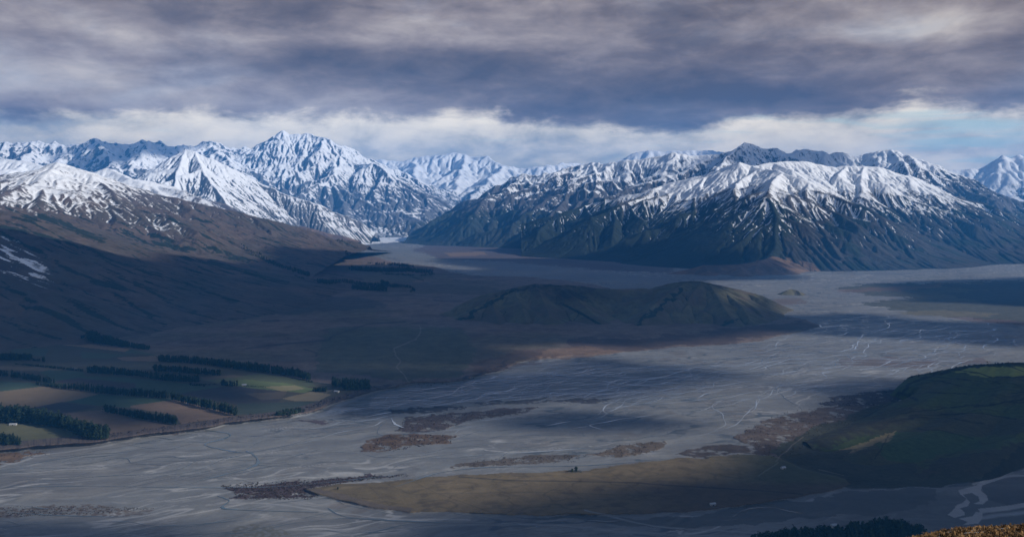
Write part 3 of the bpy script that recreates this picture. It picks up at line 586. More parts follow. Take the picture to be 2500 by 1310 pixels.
# relief
zr=np.zeros(PX.shape,np.float32)
wV=np.where(PX<1000,1.0,np.clip(1-(PX-1000)/900,0.15,1))
zr=zr+11*blur(mV.astype(np.float32),9)*wV
zr=zr+3.5*blur(mT.astype(np.float32),8)
zr=zr+(n_st2*0.8+n_st*0.8)*(1-mV)*(1-mT)*near+scr*1.2*(0.5+n_fi)+n_md*1.5*near+mV*n_big*3
zr=np.clip(zr,-6,16)
Yg=(CAMZ-zr)*FPX/(PY-HOR); Xg=(PX-1250)/FPX*Yg
def ground_mat(name,nsc,amt,bstr,rough=0.95,spec=0.15):
    m,k=new_mat(name)
    pos=k.n('ShaderNodeNewGeometry').outputs['Position']; c=k.n('ShaderNodeAttribute',attribute_name='tone').outputs['Color']
    n1=k.noise(pos,nsc,6,0.65); n2=k.noise(pos,nsc*6,4,0.6)
    f=k.m('ADD',k.m('MULTIPLY',n1,0.6),k.m('MULTIPLY',n2,0.4))
    v=k.mr(f,0.35,0.65,1-amt,1+amt,False)
    cc=k.mix(1.0,c,k.n('ShaderNodeCombineColor',ins={0:v,1:v,2:v}).outputs[0],'MULTIPLY')
    finish(k,cc,rough,spec,bump=f,bstr=bstr,bdist=4.0); return m
m_ground=ground_mat('valley_turf',0.02,0.35,0.5); m_bed=ground_mat('river_gravel',0.03,0.14,0.25,0.75,0.3); m_farm=ground_mat('field_soil_and_grass',0.05,0.12,0.2); m_ter=ground_mat('dry_grass',0.05,0.2,0.35)
def cell(m): return m[:-1,:-1]
cF=cell(mF); cT=cell(mT)&~cF; mGH=pip(PX,PY,[(1880,1100),(1960,1060),(2120,1000),(2240,960),(3700,900),(3700,1100),(2500,1135),(2410,1178),(2300,1190),(2090,1190),(1960,1160)])
cV=(cell(mV)|cell(scr>0.5)|cell(mR>0.5)|cell(mGH))&~cF&~cT; cB=~(cF|cT|cV)
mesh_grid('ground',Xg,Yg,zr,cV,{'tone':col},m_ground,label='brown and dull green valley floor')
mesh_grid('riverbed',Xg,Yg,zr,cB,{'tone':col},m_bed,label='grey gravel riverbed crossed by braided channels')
mesh_grid('farmland',Xg,Yg,zr,cF,{'tone':col},m_farm,label='patchwork fields on the terrace left of the river')
mesh_grid('grass_terrace',Xg,Yg,zr,cT,{'tone':col},m_ter,label='tawny grass terrace between two river arms')
def zg(px,py):
    j=np.searchsorted(cols,px); i=np.searchsorted(rows,py)
    return float(zr[min(i,len(rows)-1),min(j,len(cols)-1)])
def G3(px,py):
    z=zg(px,py); Yd=(CAMZ-z)*FPX/(py-HOR); return ((px-1250)/FPX*Yd,Yd,z)
# ------------------------------------------------------------------ river water: braided ribbons
class MB:
    def __init__(s): s.v=[]; s.f=[]
    def build(s,name,mat,parent=None,smooth=False):
        me=bpy.data.meshes.new(name); me.from_pydata(s.v,[],s.f); me.materials.append(mat)
        if smooth: me.polygons.foreach_set('use_smooth',[True]*len(me.polygons))
        me.update(); o=bpy.data.objects.new(name,me); return link(o,parent)
def ribbon(mb,pts,w0):
    n=len(pts); b=len(mb.v)
    for i,(x,y,z) in enumerate(pts):
        a=pts[max(i-1,0)]; c=pts[min(i+1,n-1)]; dx=c[0]-a[0]; dy=c[1]-a[1]; l=math.hypot(dx,dy)+1e-6
        w=w0*(0.25+0.75*math.sin(math.pi*(i+0.3)/(n-0.4)))*(0.75+0.35*math.sin(i*.7+n))
        mb.v+=[(x-dy/l*w,y+dx/l*w,z),(x+dy/l*w,y-dx/l*w,z)]
        if i: mb.f.append((b+2*i-2,b+2*i-1,b+2*i+1,b+2*i))
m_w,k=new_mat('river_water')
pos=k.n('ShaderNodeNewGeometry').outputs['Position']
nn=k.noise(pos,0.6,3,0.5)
finish(k,(.40,.45,.50,1),0.12,0.5,bump=nn,bstr=0.02,bdist=0.3)  # pale base colour stands in for bright sky reflected by the strands
m_w2,k=new_mat('clear_river_water')
pos=k.n('ShaderNodeNewGeometry').outputs['Position']
finish(k,(.07,.11,.13,1),0.12,0.6,bump=k.noise(pos,0.6,3,0.5),bstr=0.12,bdist=0.3)
mb=MB(); mb2=MB(); rr=random.Random(5)
mBfull=(~mV)&(~mT)&(scr<0.5)&(mR<0.5)
def isbed(px,py):
    j=np.searchsorted(cols,px); i=np.searchsorted(rows,py)
    return 0<j<len(cols) and 0<i<len(rows) and mBfull[i-1,j-1]
def px_of(x,y): return 1250+x/y*FPX, HOR+CAMZ/y*FPX
ZONES=[((1250,1800,885,975),46,1),((1850,2500,760,900),62,1.1),((1400,2300,880,960),30,.9),((850,1300,935,1040),34,1),((0,900,1040,1180),22,.9),((300,1800,1020,1120),16,.8),((1850,2450,650,760),14,1.2),((1050,1700,650,695),12,1.2),((0,1200,1230,1310),18,.9),((840,1100,600,630),6,1.5),((1500,2000,1080,1110),6,.8),((1200,2100,1250,1305),10,.9)]
for (xa,xb,ya,yb),cnt,ws in ZONES:
    for _ in range(int(cnt*(3.6 if ya<1000 else 1.8))):
        px=rr.uniform(xa,xb); py=rr.uniform(ya,yb)
        Yd=gdist(py); x=(px-1250)/FPX*Yd; y=Yd
        ang=math.radians(rr.gauss(200,12)) if py>700 else math.radians(rr.gauss(185,14))
        sgm=rr.uniform(8,17)*(Yd/2500)**0.7; n=rr.randint(12,48); a=ang; pts=[]; cv=0.0
        for i in range(n):
            p=px_of(x,y)
            if not isbed(*p): break
            pts.append((x,y,zg(*p)+0.5)); cv=cv*.6+rr.gauss(0,0.13); a+=cv; a+=0.16*(ang-a)
            x+=math.cos(a)*sgm; y+=math.sin(a)*sgm
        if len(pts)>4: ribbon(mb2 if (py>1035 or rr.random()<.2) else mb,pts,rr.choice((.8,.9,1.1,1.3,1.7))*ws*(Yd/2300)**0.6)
WR=[([(2060,872),(2120,868),(2180,876),(2230,884),(2290,895),(2200,898)],3),([(2330,898),(2420,905),(2480,895)],4),([(1600,1010),(1560,1018),(1520,1022),(1480,1030),(1440,1038),(1470,1048),(1495,1054)],3),([(1400,1045),(1440,1040)],2),
 ([(1330,1040),(1360,1034),(1400,1026)],3),([(1500,944),(1600,938),(1700,932),(1780,927)],4),([(1880,942),(1930,936),(2000,925),(2070,915)],4),([(1640,948),(1750,942),(1800,935),(1850,928)],5),([(960,1190),(1050,1160),(1110,1148),(1200,1140),(1400,1137),(1520,1130),(1600,1122)],3.0),
 ([(0,1190),(200,1186),(500,1190),(700,1186),(900,1166),(980,1158)],2.5),([(1130,1112),(1250,1106),(1400,1096),(1480,1090)],2),([(2150,905),(2250,900),(2330,898)],4),([(600,1100),(620,1110),(630,1130),(600,1145),(540,1160),(480,1175)],5),([(500,1050),(560,1058),(548,1070),(500,1085),(560,1100),(600,1105)],6),([(1010,990),(1060,984),(1100,978)],2.5),
 ([(1000,960),(1080,955),(1160,950)],3),([(890,1018),(930,1010),(960,1005)],4),([(955,1020),(965,1035),(990,1045)],4),([(800,1240),(850,1262),(1000,1272),(1200,1278),(1350,1286)],2.5),([(0,1248),(150,1258),(350,1262)],2),([(530,1210),(560,1222),(545,1240),(640,1246),(800,1250)],3)]
for pts,w_ in WR:
    o_=[]
    P4=[pts[0]]+pts+[pts[-1]]
    for k_ in range(1,len(P4)-2):
        for t in (0,.2,.4,.6,.8):
            c_=[.5*((2*P4[k_][d])+(P4[k_+1][d]-P4[k_-1][d])*t+(2*P4[k_-1][d]-5*P4[k_][d]+4*P4[k_+1][d]-P4[k_+2][d])*t*t+(3*P4[k_][d]-P4[k_-1][d]-3*P4[k_+1][d]+P4[k_+2][d])*t**3) for d in (0,1)]
            q=(c_[0]+rr.gauss(0,.6),c_[1]); g=G3(*q); o_.append((g[0],g[1],g[2]+0.6))
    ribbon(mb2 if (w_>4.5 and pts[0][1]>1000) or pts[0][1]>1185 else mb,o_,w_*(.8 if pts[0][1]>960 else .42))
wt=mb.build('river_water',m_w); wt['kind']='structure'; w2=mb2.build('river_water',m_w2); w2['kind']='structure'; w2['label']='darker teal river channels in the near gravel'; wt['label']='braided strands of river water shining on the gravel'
# ------------------------------------------------------------------ green hill at the right
GXx,GYy,h,A=terrain([
 [(2232,938,2.4),(2250,926,2.39),(2290,908,2.37),(2341,895,2.35),(2392,888,2.34),(2430,886,2.32),(2475,883,2.3),(2600,874,2.3),(2800,862,2.3),(3100,840,2.3)],
 [(2392,888,2.34),(2360,930,2.22),(2270,975,2.08),(2200,1015,1.99),(2110,1040,1.94),(2000,1075,1.86),(1905,1120,1.77)],
 [(2475,883,2.3),(2470,930,2.16),(2420,985,2.02),(2330,1030,1.90),(2240,1062,1.83),(2120,1105,1.76)],
 [(2560,876,2.3),(2540,980,1.98),(2490,1050,1.83),(2420,1095,1.73),(2330,1125,1.68),(2260,1150,1.655)],
 [(2284,909,2.37),(2250,950,2.26),(2235,965,2.22)],[(2430,886,2.32),(2380,960,2.13),(2330,1000,2.02)],[(2700,868,2.3),(2720,990,1.95),(2650,1060,1.80)],[(3100,840,2.3),(3100,1000,1.9)]],
 (620,2300,1480,2800),2.2,slope=0.34,q=1.2,base=-2,seed=83,warp=10,rough=1.6,KT=0.05,iters=4,spurs=False,rscale=60)
_gp=HOR+CAMZ/GYy*FPX; _gx=1250+GXx/GYy*FPX+5*fbm(GXx/60,GYy/60,3,206)
_fm=pip(_gx,_gp,[(2178,964),(2225,946),(2300,938),(2500,925),(4200,925),(4200,1180),(2560,1120),(2500,1133),(2410,1176),(2300,1190),(2090,1192),(1960,1152),(1888,1130),(1920,1088),(1990,1055),(2115,1020),(2236,980)]).astype(np.float32)
_fm=np.clip(blur(_fm,70)*1.6-0.3,0,1)
h=(blur(np.maximum(h,-3),22)+0.8)*_fm-2.5*(1-_fm)
hp=1250+GXx/GYy*FPX; hq=HOR+(CAMZ-h)/GYy*FPX
h=blur(h,10)+0.0
hcol=np.zeros(h.shape+(3,),np.float32); nb=fbm(GXx/160,GYy/160,4,200); nf=fbm(GXx/22,GYy/22,4,204)
def hl(mask,c,a=1.0):
    mk=(mask*a)[...,None]; hcol[:]=hcol*(1-mk)+np.array(c,np.float32)*mk
hw=hp+10*nf; hv=hq+5*nf
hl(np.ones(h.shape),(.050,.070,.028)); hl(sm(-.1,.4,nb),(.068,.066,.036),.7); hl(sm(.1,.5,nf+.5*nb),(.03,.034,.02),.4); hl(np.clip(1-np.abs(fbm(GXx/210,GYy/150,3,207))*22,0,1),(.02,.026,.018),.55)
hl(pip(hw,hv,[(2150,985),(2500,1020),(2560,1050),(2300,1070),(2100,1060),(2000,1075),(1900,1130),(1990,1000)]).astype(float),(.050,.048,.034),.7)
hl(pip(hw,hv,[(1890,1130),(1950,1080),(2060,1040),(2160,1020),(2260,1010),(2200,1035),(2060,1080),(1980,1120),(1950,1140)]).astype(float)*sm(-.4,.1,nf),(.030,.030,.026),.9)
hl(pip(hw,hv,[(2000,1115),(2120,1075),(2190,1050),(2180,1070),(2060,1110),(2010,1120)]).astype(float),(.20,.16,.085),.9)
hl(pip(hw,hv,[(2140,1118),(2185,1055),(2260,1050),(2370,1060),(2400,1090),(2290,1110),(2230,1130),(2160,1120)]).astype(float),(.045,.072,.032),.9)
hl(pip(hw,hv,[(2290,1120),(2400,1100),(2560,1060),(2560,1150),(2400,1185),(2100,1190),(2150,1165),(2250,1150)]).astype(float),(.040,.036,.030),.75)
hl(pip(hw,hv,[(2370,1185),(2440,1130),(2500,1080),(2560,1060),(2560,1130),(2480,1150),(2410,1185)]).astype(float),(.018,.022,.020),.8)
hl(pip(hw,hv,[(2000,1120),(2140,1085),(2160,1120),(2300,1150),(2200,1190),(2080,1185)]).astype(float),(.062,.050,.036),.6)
hl(pip(hw,hv,[(2310,905),(2400,893),(2500,895),(2560,895),(2560,918),(2400,918),(2350,908)]).astype(float),(.20,.235,.06),.85)  # hilltop green brightened in the colour to paint its sunlit patch
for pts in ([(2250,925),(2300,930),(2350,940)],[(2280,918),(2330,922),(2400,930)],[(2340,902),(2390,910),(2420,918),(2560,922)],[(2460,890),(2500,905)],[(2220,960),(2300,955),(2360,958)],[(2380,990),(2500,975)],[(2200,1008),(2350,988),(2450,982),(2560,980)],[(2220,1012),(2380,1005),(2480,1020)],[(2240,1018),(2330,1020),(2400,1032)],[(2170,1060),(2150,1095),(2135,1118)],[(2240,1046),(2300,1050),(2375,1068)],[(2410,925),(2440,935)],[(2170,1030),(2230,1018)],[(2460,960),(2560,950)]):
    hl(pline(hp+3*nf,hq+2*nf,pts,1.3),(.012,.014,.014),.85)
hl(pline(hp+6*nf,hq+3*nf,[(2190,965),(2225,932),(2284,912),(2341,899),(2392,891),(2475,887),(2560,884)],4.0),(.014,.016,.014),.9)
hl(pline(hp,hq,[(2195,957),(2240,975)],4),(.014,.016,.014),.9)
hl(pline(hp,hq,[(1895,1126),(1905,1110),(1930,1090),(1960,1068),(2000,1050)],1.5),(.11,.10,.08),.7)
h=h+0.4*nf+(1.0*nb-7*np.abs(fbm(GXx/210,GYy/150,3,207)))*sm(5,30,h)
vis=h>-1.0; keep=vis[:-1,:-1]|vis[1:,:-1]|vis[:-1,1:]|vis[1:,1:]
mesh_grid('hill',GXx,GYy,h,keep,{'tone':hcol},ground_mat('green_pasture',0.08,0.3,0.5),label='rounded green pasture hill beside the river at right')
HX0,HY0,HH=GXx[0,0],GYy[0,0],h
HAZE=3.9e-5
# ------------------------------------------------------------------ near tussock slope under the camera
def near_sil(px): return np.interp(px,[-3000,1500,2160,2250,2330,2400,2500,2700,3400],[4200,1750,1312,1287,1274,1267,1261,1250,1215])
ys=np.concatenate([np.arange(-30,14,2.0),np.arange(14,110,0.55),110*1.05**np.arange(0,48)]); us=np.concatenate([np.arange(-2400,1900,40.),np.arange(1900,2750,5.0),np.arange(2760,4200,40.)])
UU,YY=np.meshgrid((us-1250)/FPX,ys)
Yc=np.maximum(YY,12); XX=UU*(Yc+6); PXn=1250+XX/Yc*FPX
sl_=(near_sil(PXn)+7-HOR)/FPX
e=np.maximum(YY-55,0)
ZZ=CAMZ-sl_*np.maximum(YY,0)-0.0011*np.minimum((YY-55)**2,3025)-np.where(YY>55,0.0011*np.minimum(e,60)**2+0.13*np.maximum(e-60,0),0)*0.6-0.5
ZZ=ZZ+0.35*fbm(XX/6,YY/6,4,300)*np.clip(YY/40,0,1)*np.clip(120/np.maximum(YY,1),0,1)
keep=(ZZ>-3)[:-1,:-1]
m_t,k=new_mat('tussock_soil_with_snow')
pos=k.n('ShaderNodeNewGeometry').outputs['Position']
n1=k.noise(pos,0.55,6,0.65); n2=k.noise(pos,2.5,5,0.65)
c=k.ramp(n2,[(0.3,(.02,.013,.008)),(0.5,(.07,.043,.02)),(0.7,(.13,.085,.04))])
c=k.mix(k.mr(n1,0.55,0.60),c,(.75,.77,.80))
finish(k,c,0.95,0.1,bump=n2,bstr=0.8,bdist=0.3)
mesh_grid('foreground_slope',XX,YY,ZZ,keep,{},m_t,label='golden tussock slope with traces of snow in the near corner')
m_tus,k=new_mat('tussock_blades')
oi=k.n('ShaderNodeNewGeometry').outputs['Position']
n1=k.noise(oi,1.6,3,0.6); c=k.ramp(n1,[(0.40,(.035,.020,.010)),(0.5,(.17,.092,.035)),(0.66,(.34,.20,.08))])
finish(k,c,0.8,0.2)
rr=random.Random(9); bv=[]; bf=[]
def slope_z(x,y):
    i=np.searchsorted(ys,y)-1; t=(y-ys[i])/(ys[i+1]-ys[i])
    r0=np.interp(x,XX[i],ZZ[i]); r1=np.interp(x,XX[i+1],ZZ[i+1]); return r0*(1-t)+r1*t
cnt=0
while cnt<2600:
    y=rr.uniform(22,82); px=rr.uniform(2080,2620); x=(px-1250)/FPX*y
    z=slope_z(x,y); cnt+=1
    s=rr.uniform(0.14,0.30)
    for _ in range(14):
        a=rr.uniform(0,6.283); l=s*rr.uniform(0.6,1.1); b=rr.uniform(0.25,1.0); w_=0.022
        ca,sa=math.cos(a),math.sin(a); r0=0.08
        p0=(x+ca*r0-sa*w_,y+sa*r0+ca*w_,z-0.05); p1=(x+ca*r0+sa*w_,y+sa*r0-ca*w_,z-0.05)
        p2=(x+ca*(r0+l*b*.5)+sa*w_*.8,y+sa*(r0+l*b*.5)-ca*w_*.8,z+l*.75); p3=(x+ca*(r0+l*b*.5)-sa*w_*.8,y+sa*(r0+l*b*.5)+ca*w_*.8,z+l*.75)
        p4=(x+ca*(r0+l*b),y+sa*(r0+l*b),z+l*(1.0-b*.45))
        n=len(bv); bv+=[p0,p1,p2,p3,p4]; bf+=[(n,n+1,n+2,n+3),(n+3,n+2,n+4)]
me=bpy.data.meshes.new('tussock_grass'); me.from_pydata(bv,[],bf); me.materials.append(m_tus)
o=link(bpy.data.objects.new('tussock_grass',me)); o['kind']='stuff'; o['label']='golden tussock grass covering the near slope'; o['category']='grass'
# ------------------------------------------------------------------ trees
def leafmat(name,c1,c2):
    m,k=new_mat(name); pos=k.n('ShaderNodeNewGeometry').outputs['Position']
    n1=k.noise(pos,0.12,4,0.6); finish(k,k.mix(k.mr(n1,0.35,0.65),c1,c2),0.9,0.1); return m
m_pine=leafmat('pine_needles',(.014,.024,.014,1),(.030,.045,.022,1)); m_bark=leafmat('bark',(.05,.035,.025,1),(.08,.06,.045,1)); m_scrub=leafmat('scrub_twigs',(.055,.035,.028,1),(.035,.032,.022,1))
def crown_mesh(name,seed,h=1.0,r=0.19,shape=0,n=150):
    q=random.Random(seed); v=[]; f=[]
    def rad(t):
        if shape==0: return r*(1-t)**0.55*(0.55+0.45*min(1,t*6))           # full pine
        if shape==1: return r*1.15*math.sin(math.pi*min(1,0.12+t*0.88))**0.5
        return r*(1-t)**0.8*(0.6+0.4*min(1,t*6))
    z0=0.10
    nl=7; ns=7
    for i in range(nl):
        t=i/(nl-1); 
        for j in range(ns):
            a=j/ns*6.283+i*0.5; rr_=rad(t)*q.uniform(0.55,0.95); v.append((rr_*math.cos(a),rr_*math.sin(a),z0+(h-z0)*t*0.93))
    for i in range(nl-1):
        for j in range(ns): a=i*ns+j; b=i*ns+(j+1)%ns; f.append((a,b,b+ns,a+ns))
    f.append(tuple(range((nl-1)*ns,nl*ns)))
    lob=[(q.uniform(0,6.283),q.uniform(0.15,0.9),q.uniform(.7,1.3)) for _ in range(12)]
    for _ in range(n):
        la,lt,lr=q.choice(lob); a=la+q.gauss(0,.5); t=min(1,max(0,lt+q.gauss(0,.09))); R_=rad(t)*lr*q.uniform(0.85,1.15)
        c=(R_*math.cos(a),R_*math.sin(a),z0+(h-z0)*t); s=q.uniform(.025,.055)
        k=len(v)
        for _ in range(3): v.append(tuple(c[i]+q.gauss(0,s) for i in range(3)))
        f.append((k,k+1,k+2))
    return v,f
def trunk_mesh(q):
    v=[];f=[]
    for i,(z,r) in enumerate(((-.03,.022),(.2,.016),(.55,.010),(.9,.004))):
        for j in range(6): v.append((r*math.cos(j*1.047)+q.gauss(0,.002),r*math.sin(j*1.047),z))
    for i in range(3):
        for j in range(6): a=i*6+j;b=i*6+(j+1)%6; f.append((a,b,b+6,a+6))
    for j in range(10):                                   # limbs
        a=q.uniform(0,6.283); z=q.uniform(.12,.7); L=.13*(1-z*.7); k=len(v)
        v+= [(0,0,z-.008),(0,0,z+.008),(L*math.cos(a),L*math.sin(a),z+.03)]; f.append((k,k+1,k+2))
    return v,f
CR=[crown_mesh('c',s,1.0,(.20,.17,.22,.15)[i%4],(0,1,0,2)[i%4]) for i,s in enumerate((1,2,3,4,5,6))]
CRm=[]
for i,(v,f) in enumerate(CR):
    me=bpy.data.meshes.new('crown'); me.from_pydata(v,[],f); me.materials.append(m_pine); CRm.append(me)
v,f=trunk_mesh(random.Random(3)); TRm=bpy.data.meshes.new('trunk'); TRm.from_pydata(v,[],f); TRm.materials.append(m_bark)
COL=S.collection.objects
def tree(x,y,z,hh,wd,q,label,group,name='pine_tree'):
    e=bpy.data.objects.new(name,None); COL.link(e); e.location=(x,y,z-0.3); e.scale=(hh*wd,hh*wd,hh); e.rotation_euler=(q.gauss(0,.02),q.gauss(0,.02),q.uniform(0,6.28))
    e.empty_display_size=0.1
    e['label']=label; e['category']='tree'; e['group']=group
    c=bpy.data.objects.new('crown',CRm[q.randrange(len(CRm))]); COL.link(c); c.parent=e
    t=bpy.data.objects.new('trunk',TRm); COL.link(t); t.parent=e
SV=[np.array(v,np.float32) for v,f in CR]; stv=[]; stf=[]; stn=0
def stuff_tree(x,y,z,hh,wd,q):
    global stn
    i=q.randrange(len(CR)); a=q.uniform(0,6.28); c,s=math.cos(a),math.sin(a); v=SV[i]
    w_=np.stack([(v[:,0]*c-v[:,1]*s)*hh*wd+x,(v[:,0]*s+v[:,1]*c)*hh*wd+y,v[:,2]*hh+z-.04*hh],1)
    stv.append(w_); stf.extend([tuple(k+stn for k in ff) for ff in CR[i][1]]); stn+=len(v)
# (base points px,py,height px), spacing px, rows, row offset px, individual?, label end
BELTS=[
 ([(262,1072,36),(215,1072,40),(150,1045,36),(80,1034,40),(0,1030,42),(-60,1030,42)],6.0,2,6,1,'tall plantation left of the fields'),
 ([(0,1086,28),(40,1085,22),(48,1086,14)],5.5,2,6,1,'clump at left edge below plantation'),
 ([(255,1005,20),(340,1022,21),(433,1037,24)],5.6,1,0,1,'lone belt between two tan fields'),
 ([(421,976,22),(500,995,23),(577,1015,24)],5.4,1,0,1,'belt running down to the bluff'),
 ([(88,938,9),(150,948,12),(190,952,20),(270,963,21),(414,973,20)],5.6,1,0,1,'long belt across the middle fields'),
 ([(811,942,20),(850,952,27),(902,951,24)],6.5,2,5,1,'open grove by river corner'),
 ([(1836,1352,46),(1884,1340,46),(1934,1334,46),(1996,1332,46),(2052,1329,46),(2080,1323,46),(2136,1315,48),(2178,1311,48),(2220,1320,48),(2259,1329,48)],9.0,2,9,1,'belt beside the golden slope'),
 ([(0,918,17),(20,919,18)],5.2,1,0,1,'short belt at the left edge'),
 ([(29,920,18),(60,925,18),(131,936,14)],5.2,1,0,1,'belt just left of long belt'),
 ([(540,941,15),(562,942,16),(570,942,14),(581,941,14)],5,1,0,1,'square clump by the white shed'),
 ([(764,955,12),(797,956,13)],5,1,0,1,'tiny clump left of the grove'),
 ([(212,909,18),(274,913,19)],5,1,0,0,''),([(277,914,19),(340,918,17),(400,929,20),(488,933,18)],5,1,0,0,''),([(376,905,16),(440,909,18),(540,917,15)],5,1,0,0,''),
 ([(387,882,15),(480,887,16),(560,898,18),(657,910,20)],4.6,2,5,0,''),([(663,911,18),(720,919,20),(758,929,18)],4.6,2,5,0,''),
 ([(0,878,14),(20,879,18),(76,879,16)],4.4,2,3,0,''),([(80,880,7),(95,881,6)],4,1,0,0,''),([(103,882,14),(111,883,15)],4,1,0,0,''),([(37,889,4),(90,894,6),(204,906,7)],4,1,0,0,''),
 ([(214,835,22),(230,838,26),(270,843,22),(320,849,12),(366,854,8)],4.4,2,5,0,''),([(198,834,8),(206,835,10)],4,1,0,0,''),
 ([(674,1013,12),(700,1015,10),(741,1006,12)],5,1,0,0,''),([(690,1006,8),(735,1000,9)],4,1,0,0,''),
 ([(590,668,5),(660,679,8),(757,688,9)],3.0,2,2,0,''),([(775,700,10),(800,700,11),(832,694,8)],3,2,3,0,''),([(720,693,4),(742,697,5)],3,1,0,0,''),
 ([(835,692,6),(860,694,8),(930,700,8),(980,702,8)],3,2,3,0,''),([(860,706,10),(900,709,10),(945,711,11)],3,3,3,0,''),([(980,700,4),(1000,703,8),(1014,710,5),(998,713,4)],3,2,2,0,''),
 ([(843,655,4),(860,660,9),(920,664,10),(1000,664,10),(1058,668,8)],3,3,3,0,''),([(935,669,4),(1010,673,5)],3,1,0,0,''),([(1028,674,5),(1060,670,6)],3,1,0,0,''),
 ([(750,634,4),(790,634,5),(838,637,5)],3,1,0,0,''),([(897,644,5),(912,644,5)],3,1,0,0,''),([(916,646,7),(940,646,8)],3,1,0,0,''),([(948,648,7),(985,651,9),(1012,653,5)],3,2,2,0,''),
 ([(932,696,14),(950,698,13)],3,1,0,0,''),([(1000,675,3),(1035,686,3)],3,1,0,0,''),([(760,670,2),(840,680,3)],3,1,0,0,''),
 ([(478,939,4),(530,938,3)],3.5,1,0,0,''),([(466,940,6),(500,942,5)],3.5,1,0,0,''),([(748,932,5),(766,933,5)],3.5,1,0,0,''),([(600,942,3),(650,945,3)],3.5,1,0,0,'')]
def ordn(n): return str(n)+('th' if 10<n%100<14 else {1:'st',2:'nd',3:'rd'}.get(n%10,'th'))
q=random.Random(17); ind=0; tot=0
for pts,spc,rws,off,indiv,lab in BELTS:
    L=[0]
    for a,b in zip(pts[:-1],pts[1:]): L.append(L[-1]+math.hypot(b[0]-a[0],(b[1]-a[1])))
    xs_=[p[0] for p in pts]; ys_=[p[1] for p in pts]; hs_=[p[2] for p in pts]
    sg_=1 if pts[0][0]<pts[-1][0] else -1
    for r_ in range(rws):
        s=q.uniform(0,spc*.5); first=True; made=[]
        while s<=L[-1]:
            px=np.interp(s,L,xs_)+q.gauss(0,.5); py=np.interp(s,L,ys_)-r_*off+q.gauss(0,.4); hpx=np.interp(s,L,hs_)*q.uniform(.82,1.12)*(1-.12*r_)
            if py>560 and -70<px<2600:
                if py>1300: x,y,z=(px-1250)/FPX*gdist(py),gdist(py),zg(px,1305)
                else: x,y,z=G3(px,py)
                zt=height_at(x,y)
                if zt>z: z=zt; 
                hh=hpx*y/FPX; wd=q.uniform(.8,1.25)*(1.0 if hh>14 else 1.6)
                if spc>4 and hpx>17: wd*=1.05
                if indiv and ind<298:
                    made.append((px,x,y,z,hh,wd)); ind+=1
                else: stuff_tree(x,y,z,hh,wd*1.15,q)
                tot+=1
            s+=spc*q.uniform(.75,1.25)
        made.sort(); rown='' if rws==1 else (' front row,',' back row,')[r_] if rws==2 else ' row %d from front,'%(r_+1)
        for n_,(pp_,x,y,z,hh,wd) in enumerate(made):
            t_='leftmost dark pine' if n_==0 else 'rightmost dark pine' if n_==len(made)-1 else ordn(n_+1)+' dark pine from left'
            tree(x,y,z,hh,wd,q,t_+','+rown+' '+lab,'dark pines of the '+lab)
print('trees individual',ind,'total',tot)
# single shrubs on the gravel and terrace
def shrub(px,py,hm,label):
    x,y,z=G3(px,py)
    e=bpy.data.objects.new('shrub',None); COL.link(e); e.location=(x,y,z-.2); e.scale=(hm*1.6,hm*1.6,hm); e['label']=label; e['category']='shrub'; e.rotation_euler[2]=q.uniform(0,6)
    c=bpy.data.objects.new('crown',CRm[1]); COL.link(c); c.parent=e; t=bpy.data.objects.new('stem',TRm); COL.link(t); t.parent=e
shrub(398,1057,9,'dark shrub on the gravel below the bluff, beside a strip of driftwood'); shrub(438,1054,6,'small thin shrub on the gravel right of the larger one')
shrub(825,1194,5,'lone low bush on the tawny terrace near its left tip'); shrub(1407,1150,10,'dark bush at the upper edge of the tawny terrace'); shrub(1397,1151,7,'lower bush leaning left beside the dark terrace bush')
shrub(2410,885,5,'bush on the skyline of the green hill')
st=np.concatenate(stv); me=bpy.data.meshes.new('distant_pines'); me.from_pydata(st.tolist(),[],stf); me.materials.append(m_pine)
o=link(bpy.data.objects.new('distant_pines',me)); o['kind']='stuff'; o['label']='dark pine belts and woods farther up the valley floor'; o['category']='trees'
# scrub: twiggy bushes along the bluff, in the islands and along the skyline of the green hill
sv=[];sf=[]
def bush(x,y,z,s):
    for _ in range(7):
        c=(x+q.gauss(0,s*.5),y+q.gauss(0,s*.5),z+abs(q.gauss(.3,.3))*s); k=len(sv)
        for _ in range(4): sv.append(tuple(c[i]+q.gauss(0,s*.4) for i in range(3)))
        sf.extend([(k,k+1,k+2),(k,k+2,k+3),(k+1,k+2,k+3)])
def bushes(poly_,n,s):
    x0=min(p[0] for p in poly_);x1=max(p[0] for p in poly_);y0=min(p[1] for p in poly_);y1=max(p[1] for p in poly_)
    P_=np.array([[q.uniform(x0,x1),q.uniform(y0,y1)] for _ in range(n*2)]); ok=pip(P_[:,0],P_[:,1],poly_)
    for a,b in P_[ok][:n]:
        g=G3(a,b); bush(g[0],g[1],g[2],s*q.uniform(.5,1.4))
for s_,n_,z_ in ((SC[0],260,1.4),(SC[1],600,1.0),(SC[7],1500,1.05),(SC[8],1100,.9),(SC[9],500,1.1),(SC[11],120,1.0),(SC[5],200,1.0),(SC[6],160,1.0),([(0,1236),(200,1234),(390,1240),(180,1256),(0,1262)],500,.8),([(560,1180),(900,1160),(1000,1158),(1000,1164),(640,1190)],200,1.2)): bushes(s_,n_,z_)
bl_=[(262,1062),(350,1050),(480,1033),(560,1022),(640,1012),(700,1006),(760,992),(800,978),(850,962),(900,950),(960,938),(1080,932),(1140,926),(1180,908),(1240,888)]
for (ax,ay),(bx,by) in zip(bl_[:-1],bl_[1:]):
    for _ in range(26):
        t=q.random(); g=G3(ax+(bx-ax)*t,ay+(by-ay)*t+q.gauss(2,3)); bush(g[0],g[1],g[2],q.uniform(.8,2.6))
